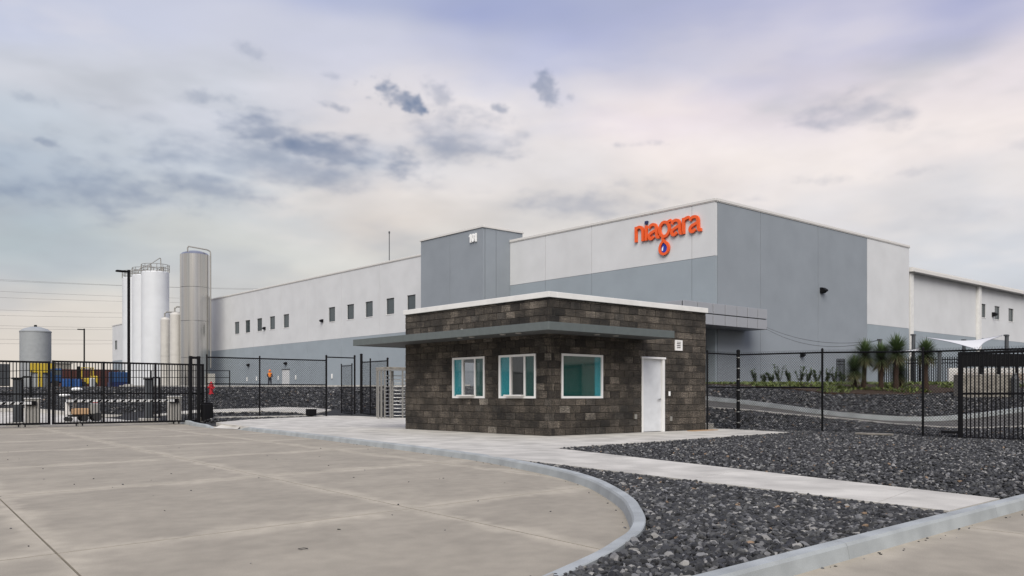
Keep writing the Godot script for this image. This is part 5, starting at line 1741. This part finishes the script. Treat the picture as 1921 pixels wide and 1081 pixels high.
func sail(label: String, c: Array) -> void:
	var s := thing("shade_sail", label, "shade sail", Vector3.ZERO, "shade sails")
	var m := MB.new()
	var n := 14
	var mid: Vector3 = (c[0] + c[1] + c[2] + c[3]) / 4.0
	var pt := func(i: int, j: int) -> Vector3:
		var u := i / float(n)
		var v := j / float(n)
		var p: Vector3 = c[0].lerp(c[1], u).lerp(c[3].lerp(c[2], u), v)
		# edges hollowed towards the middle
		var e := maxf(4.0 * u * (1 - u) * (1.0 - 4.0 * v * (1 - v)), 4.0 * v * (1 - v) * (1.0 - 4.0 * u * (1 - u)))
		return p.lerp(mid, 0.22 * e)
	for i in n:
		for j in n:
			m.quad(pt.call(i, j), pt.call(i, j + 1), pt.call(i + 1, j + 1), pt.call(i + 1, j))
	obj("fabric", m, "sail", s)
	var e := MB.new()
	for k in 4:
		for i in n:
			var q: Array = [[i, 0, i + 1, 0], [n, i, n, i + 1], [i, n, i + 1, n], [0, i, 0, i + 1]][k]
			e.tube(pt.call(q[0], q[1]), pt.call(q[2], q[3]), 0.015, 4)
	obj("edge_cable", e, "steel", s)

# ---------------------------------------------------------------- plants
func blade(m: MB, o: Vector3, d: Vector3, len: float, w: float, droop: float) -> void:
	var side := d.cross(Vector3.UP).normalized() * w
	if side.length() < 1e-4: side = Vector3(w, 0, 0)
	var up := side.cross(d).normalized() * w * 0.35
	var a := o
	var b := o + d * len * 0.5 - Vector3.UP * droop * len * 0.12
	var c := o + d * len - Vector3.UP * droop * len * 0.45
	m.quad(a - side * 0.7, a - up, b - up, b - side); m.quad(a - up, a + side * 0.7, b + side, b - up)
	m.ftri(b - side, b - up, c); m.ftri(b - up, b + side, c)

func yucca(label: String, at: Vector3, h: float, r: float, lean: Vector2) -> void:
	var t := thing("yucca_tree", label, "yucca", at, "yucca trees in the bed")
	var m := MB.new()
	var top := Vector3(lean.x, h - r * 0.75, lean.y)
	for k in 6:
		var p := Vector3.ZERO.lerp(top, k / 6.0)
		var q := Vector3.ZERO.lerp(top, (k + 1) / 6.0)
		var w := 0.115 - 0.007 * k + rng.randf_range(-0.01, 0.015)
		m.tube(p - Vector3(0, 0.15 if k == 0 else 0.0, 0), q, w, 10, w * 0.96)
	obj("trunk", m, "trunk", t)
	var c := MB.new()
	c.colored = true
	var cnt := 420
	for k in cnt:
		var y := 1.0 - 1.75 * (k + 0.5) / cnt
		var a := k * 2.39996 + rng.randf_range(-0.2, 0.2)
		var rr := sqrt(maxf(0.0, 1.0 - y * y))
		var d := Vector3(cos(a) * rr, y, sin(a) * rr).normalized()
		var old := smoothstep(0.0, -0.7, y)
		c.col = Color(0.05, 0.085, 0.03).lerp(Color(0.085, 0.12, 0.045), rng.randf()).lerp(Color(0.15, 0.11, 0.06), old * rng.randf_range(0.2, 0.9))
		blade(c, top - Vector3(0, 0.12 + 0.35 * (1.0 - y) * 0.5, 0) + d * 0.05, d, r * rng.randf_range(0.75, 1.12), 0.019, 0.02 + 0.3 * (1.0 - y) * 0.5)
	obj("crown", c, "leaf", t)

func shrub(label: String, at: Vector3, h: float, w: float, tint: Color, n: int) -> void:
	var t := thing("shrub", label, "shrub", at, "young shrubs along the wall")
	var m := MB.new()
	m.colored = true
	var st := MB.new()
	for b in 6:
		var a := rng.randf() * TAU
		var e := Vector3(cos(a) * w * 0.4, h * rng.randf_range(0.6, 1.0), sin(a) * w * 0.4)
		st.tube(Vector3(0, -0.05, 0), e, 0.012, 4, 0.005)
		for k in n / 6:
			var q := Vector3.ZERO.lerp(e, rng.randf_range(0.25, 1.05))
			var d := Vector3(rng.randfn(), rng.randf_range(-0.2, 0.9), rng.randfn()).normalized()
			m.col = tint * rng.randf_range(0.6, 1.4)
			m.col.a = 1
			blade(m, q, d, rng.randf_range(0.1, 0.2), 0.035, 0.3)
	obj("stems", st, "trunk", t)
	obj("foliage", m, "leaf", t)

func build_planting() -> void:
	var bed := 0.06
	yucca("small leaning yucca, leftmost of the clump", on(36.32, -19.02, bed), 1.55, 0.62, Vector2(-0.12, 0.05))
	yucca("taller yucca standing second from the left", on(36.5, -18.72, bed), 2.22, 0.62, Vector2(0.05, 0.05))
	yucca("yucca in the middle of the clump with a thick crown", on(36.94, -18.15, bed), 2.1, 0.66, Vector2(0.07, -0.02))
	yucca("tallest yucca with a spiky round crown", on(37.13, -17.59, bed), 2.45, 0.68, Vector2(0.03, 0.02))
	yucca("single yucca standing apart on the right", on(37.95, -16.68, bed), 2.3, 0.56, Vector2(0.04, 0.0))
	yucca("short bushy yucca behind the tallest one", on(38.3, -18.0, bed), 1.3, 0.52, Vector2(0.0, 0.0))
	var us := [[45.0, -29.8, 0.85], [45.4, -29.5, 0.7], [45.7, -29.2, 0.65], [45.2, -28.3, 1.15], [45.7, -27.9, 1.05], [45.2, -27.0, 1.0], [45.5, -26.7, 0.9], [45.5, -26.1, 0.85], [45.5, -25.5, 0.8], [45.8, -25.2, 0.9], [46.1, -24.9, 0.75], [39.9, -21.0, 0.5]]
	var names := ["thin young shrub nearest the canopy end of the wall", "low young shrub second from the canopy", "slight young shrub third from the canopy", "tall leaning young shrub in the row by the wall", "broad young shrub right of the tall leaning one", "round topped young shrub in the middle of the row", "loose young shrub right of the round topped one", "sparse young shrub left of the fence post", "sparse young shrub behind the fence post", "bushy young shrub before the black pickets", "young shrub at the right end of the wall row", "small shrub beside the leftmost yucca"]
	for k in us.size():
		shrub(names[k], on(us[k][0], us[k][1], bed), us[k][2], us[k][2] * 0.7, Color(0.085, 0.12, 0.05), 190)
	# low ground cover over the bed
	var m := MB.new()
	m.colored = true
	var fn := FastNoiseLite.new(); fn.seed = 8; fn.frequency = 0.35
	var got := 0
	while got < 9000:
		var x := rng.randf_range(34.0, 46.0)
		var z := rng.randf_range(-33.0, -14.0)
		if not Geometry2D.is_point_in_polygon(Vector2(x, z), keep_out[-1]) : continue
		if fn.get_noise_2d(x, z) < 0.02: continue
		got += 1
		m.col = Color(0.14, 0.17, 0.035).lerp(Color(0.08, 0.11, 0.04), rng.randf()) * rng.randf_range(0.7, 1.3)
		m.col.a = 1
		var d := Vector3(rng.randfn(), rng.randf_range(0.4, 1.6), rng.randfn()).normalized()
		blade(m, on(x, z, 0.08), d, rng.randf_range(0.1, 0.24), 0.03, 0.4)
	var o := obj("ground_cover", m, "leaf")
	tag(o, "low yellow green ground cover on the soil bed", "ground cover", "", "stuff")

# ---------------------------------------------------------------- person
func body_mesh(bones: Array, cell: float, k: float) -> MB:
	var lo := Vector3(1e9, 1e9, 1e9)
	var hi := -lo
	for b in bones:
		for e in [[b[0], b[2]], [b[1], b[3]]]:
			lo = lo.min(e[0] - Vector3.ONE * (e[1] + cell * 2)); hi = hi.max(e[0] + Vector3.ONE * (e[1] + cell * 2))
	var n := Vector3i(((hi - lo) / cell).ceil()) + Vector3i.ONE
	var f := PackedFloat32Array(); f.resize(n.x * n.y * n.z)
	var at := func(i: int, j: int, l: int) -> int: return (l * n.y + j) * n.x + i
	for l in n.z:
		for j in n.y:
			for i in n.x:
				var p := lo + Vector3(i, j, l) * cell
				var d := 1e3
				for b in bones:
					var ab: Vector3 = b[1] - b[0]
					var t := clampf((p - b[0]).dot(ab) / maxf(ab.length_squared(), 1e-6), 0, 1)
					var e: float = p.distance_to(b[0] + ab * t) - lerpf(b[2], b[3], t)
					var hh := clampf(0.5 + 0.5 * (d - e) / k, 0, 1)
					d = lerpf(d, e, hh) - k * hh * (1.0 - hh)
				f[at.call(i, j, l)] = d
	var vert := {}
	var m := MB.new()
	var cellv := func(i: int, j: int, l: int) -> Vector3:
		var key := Vector3i(i, j, l)
		if vert.has(key): return vert[key]
		var s := Vector3.ZERO
		var c := 0
		for e in [[0, 0, 0, 1, 0, 0], [0, 1, 0, 1, 1, 0], [0, 0, 1, 1, 0, 1], [0, 1, 1, 1, 1, 1], [0, 0, 0, 0, 1, 0], [1, 0, 0, 1, 1, 0], [0, 0, 1, 0, 1, 1], [1, 0, 1, 1, 1, 1], [0, 0, 0, 0, 0, 1], [1, 0, 0, 1, 0, 1], [0, 1, 0, 0, 1, 1], [1, 1, 0, 1, 1, 1]]:
			var a := f[at.call(i + e[0], j + e[1], l + e[2])]
			var b := f[at.call(i + e[3], j + e[4], l + e[5])]
			if (a < 0) != (b < 0):
				s += Vector3(e[0], e[1], e[2]).lerp(Vector3(e[3], e[4], e[5]), a / (a - b)); c += 1
		vert[key] = lo + (Vector3(i, j, l) + (s / maxi(c, 1))) * cell
		return vert[key]
	for l in range(1, n.z - 1):
		for j in range(1, n.y - 1):
			for i in range(1, n.x - 1):
				var a := f[at.call(i, j, l)]
				for ax in 3:
					var b := f[at.call(i + (1 if ax == 0 else 0), j + (1 if ax == 1 else 0), l + (1 if ax == 2 else 0))]
					if (a < 0) == (b < 0): continue
					var u := Vector3i(0, 1, 0) if ax == 0 else Vector3i(0, 0, 1) if ax == 1 else Vector3i(1, 0, 0)
					var w := Vector3i(0, 0, 1) if ax == 0 else Vector3i(1, 0, 0) if ax == 1 else Vector3i(0, 1, 0)
					var p := Vector3i(i, j, l)
					var q := [p - u - w, p - w, p, p - u]
					var vv := []
					for e in q: vv.append(cellv.call(e.x, e.y, e.z))
					if a < 0: m.quad(vv[0], vv[1], vv[2], vv[3])
					else: m.quad(vv[3], vv[2], vv[1], vv[0])
	return m

func build_person() -> void:
	var p := thing("person", "worker in orange vest and helmet standing before the long wall", "person", on(42.14, -88.97, 0.03))
	p.rotation.y = -0.5
	var V := func(x: float, y: float, z: float) -> Vector3: return Vector3(x, y, z)
	var legs := [[V.call(-0.09, 0.9, 0), V.call(-0.11, 0.48, 0.02), 0.09, 0.06], [V.call(-0.11, 0.48, 0.02), V.call(-0.13, 0.08, -0.02), 0.06, 0.042], [V.call(0.09, 0.9, 0), V.call(0.12, 0.48, 0.03), 0.09, 0.06], [V.call(0.12, 0.48, 0.03), V.call(0.15, 0.08, 0), 0.06, 0.042]]
	var feet := [[V.call(-0.13, 0.05, -0.03), V.call(-0.16, 0.035, 0.14), 0.045, 0.035], [V.call(0.15, 0.05, -0.02), V.call(0.19, 0.035, 0.14), 0.045, 0.035]]
	var trunk := [[V.call(0, 0.92, 0), V.call(0, 1.12, 0), 0.135, 0.125], [V.call(0, 1.12, 0), V.call(0, 1.36, 0.0), 0.125, 0.14], [V.call(-0.13, 1.4, 0), V.call(0.13, 1.4, 0), 0.075, 0.075]]
	var arms := [[V.call(-0.19, 1.4, 0), V.call(-0.26, 1.14, 0.0), 0.055, 0.045], [V.call(-0.26, 1.14, 0), V.call(-0.1, 1.03, 0.2), 0.042, 0.033], [V.call(0.19, 1.4, 0), V.call(0.27, 1.13, 0.0), 0.055, 0.045], [V.call(0.27, 1.13, 0), V.call(0.1, 1.02, 0.2), 0.042, 0.033]]
	var head := [[V.call(0, 1.44, 0.0), V.call(0, 1.56, 0.015), 0.055, 0.05], [V.call(0, 1.62, 0.02), V.call(0, 1.68, 0.01), 0.082, 0.092], [V.call(0, 1.59, 0.07), V.call(0, 1.61, 0.11), 0.03, 0.014]]
	var hands := []
	for s in [-1.0, 1.0]:
		hands.append([V.call(s * 0.1, 1.03, 0.2), V.call(s * 0.04, 1.01, 0.25), 0.034, 0.03])
		for k in 4: hands.append([V.call(s * 0.05, 1.03 - k * 0.018, 0.25), V.call(s * -0.02, 1.02 - k * 0.018, 0.27 - k * 0.004), 0.0095, 0.008])
		hands.append([V.call(s * 0.07, 1.04, 0.235), V.call(s * 0.03, 1.07, 0.26), 0.011, 0.009])
	obj("body", body_mesh(legs + feet + trunk + arms + head + hands, 0.03, 0.03), "skin", p)
	var grow := func(b: Array, by: float) -> Array:
		var o := []
		for q in b: o.append([q[0], q[1], q[2] + by, q[3] + by])
		return o
	obj("trousers", body_mesh(grow.call(legs + [trunk[0]], 0.018), 0.03, 0.04), "jacket", p)
	obj("boots", body_mesh(grow.call(feet, 0.015), 0.025, 0.02), "rubber", p)
	obj("shirt", body_mesh(grow.call(arms + [trunk[1], trunk[2]], 0.014), 0.03, 0.04), "jacket", p)
	obj("safety_vest", body_mesh(grow.call([trunk[1], trunk[2]], 0.03), 0.03, 0.04), "vest", p)
	var h := MB.new()
	h.lathe([Vector2(0.15, 1.665), Vector2(0.135, 1.69), Vector2(0.13, 1.75), Vector2(0.1, 1.81), Vector2(0.05, 1.84), Vector2(0, 1.845)], 16, Vector3(0, 0, 0.015))
	obj("helmet", h, "helmet", p)
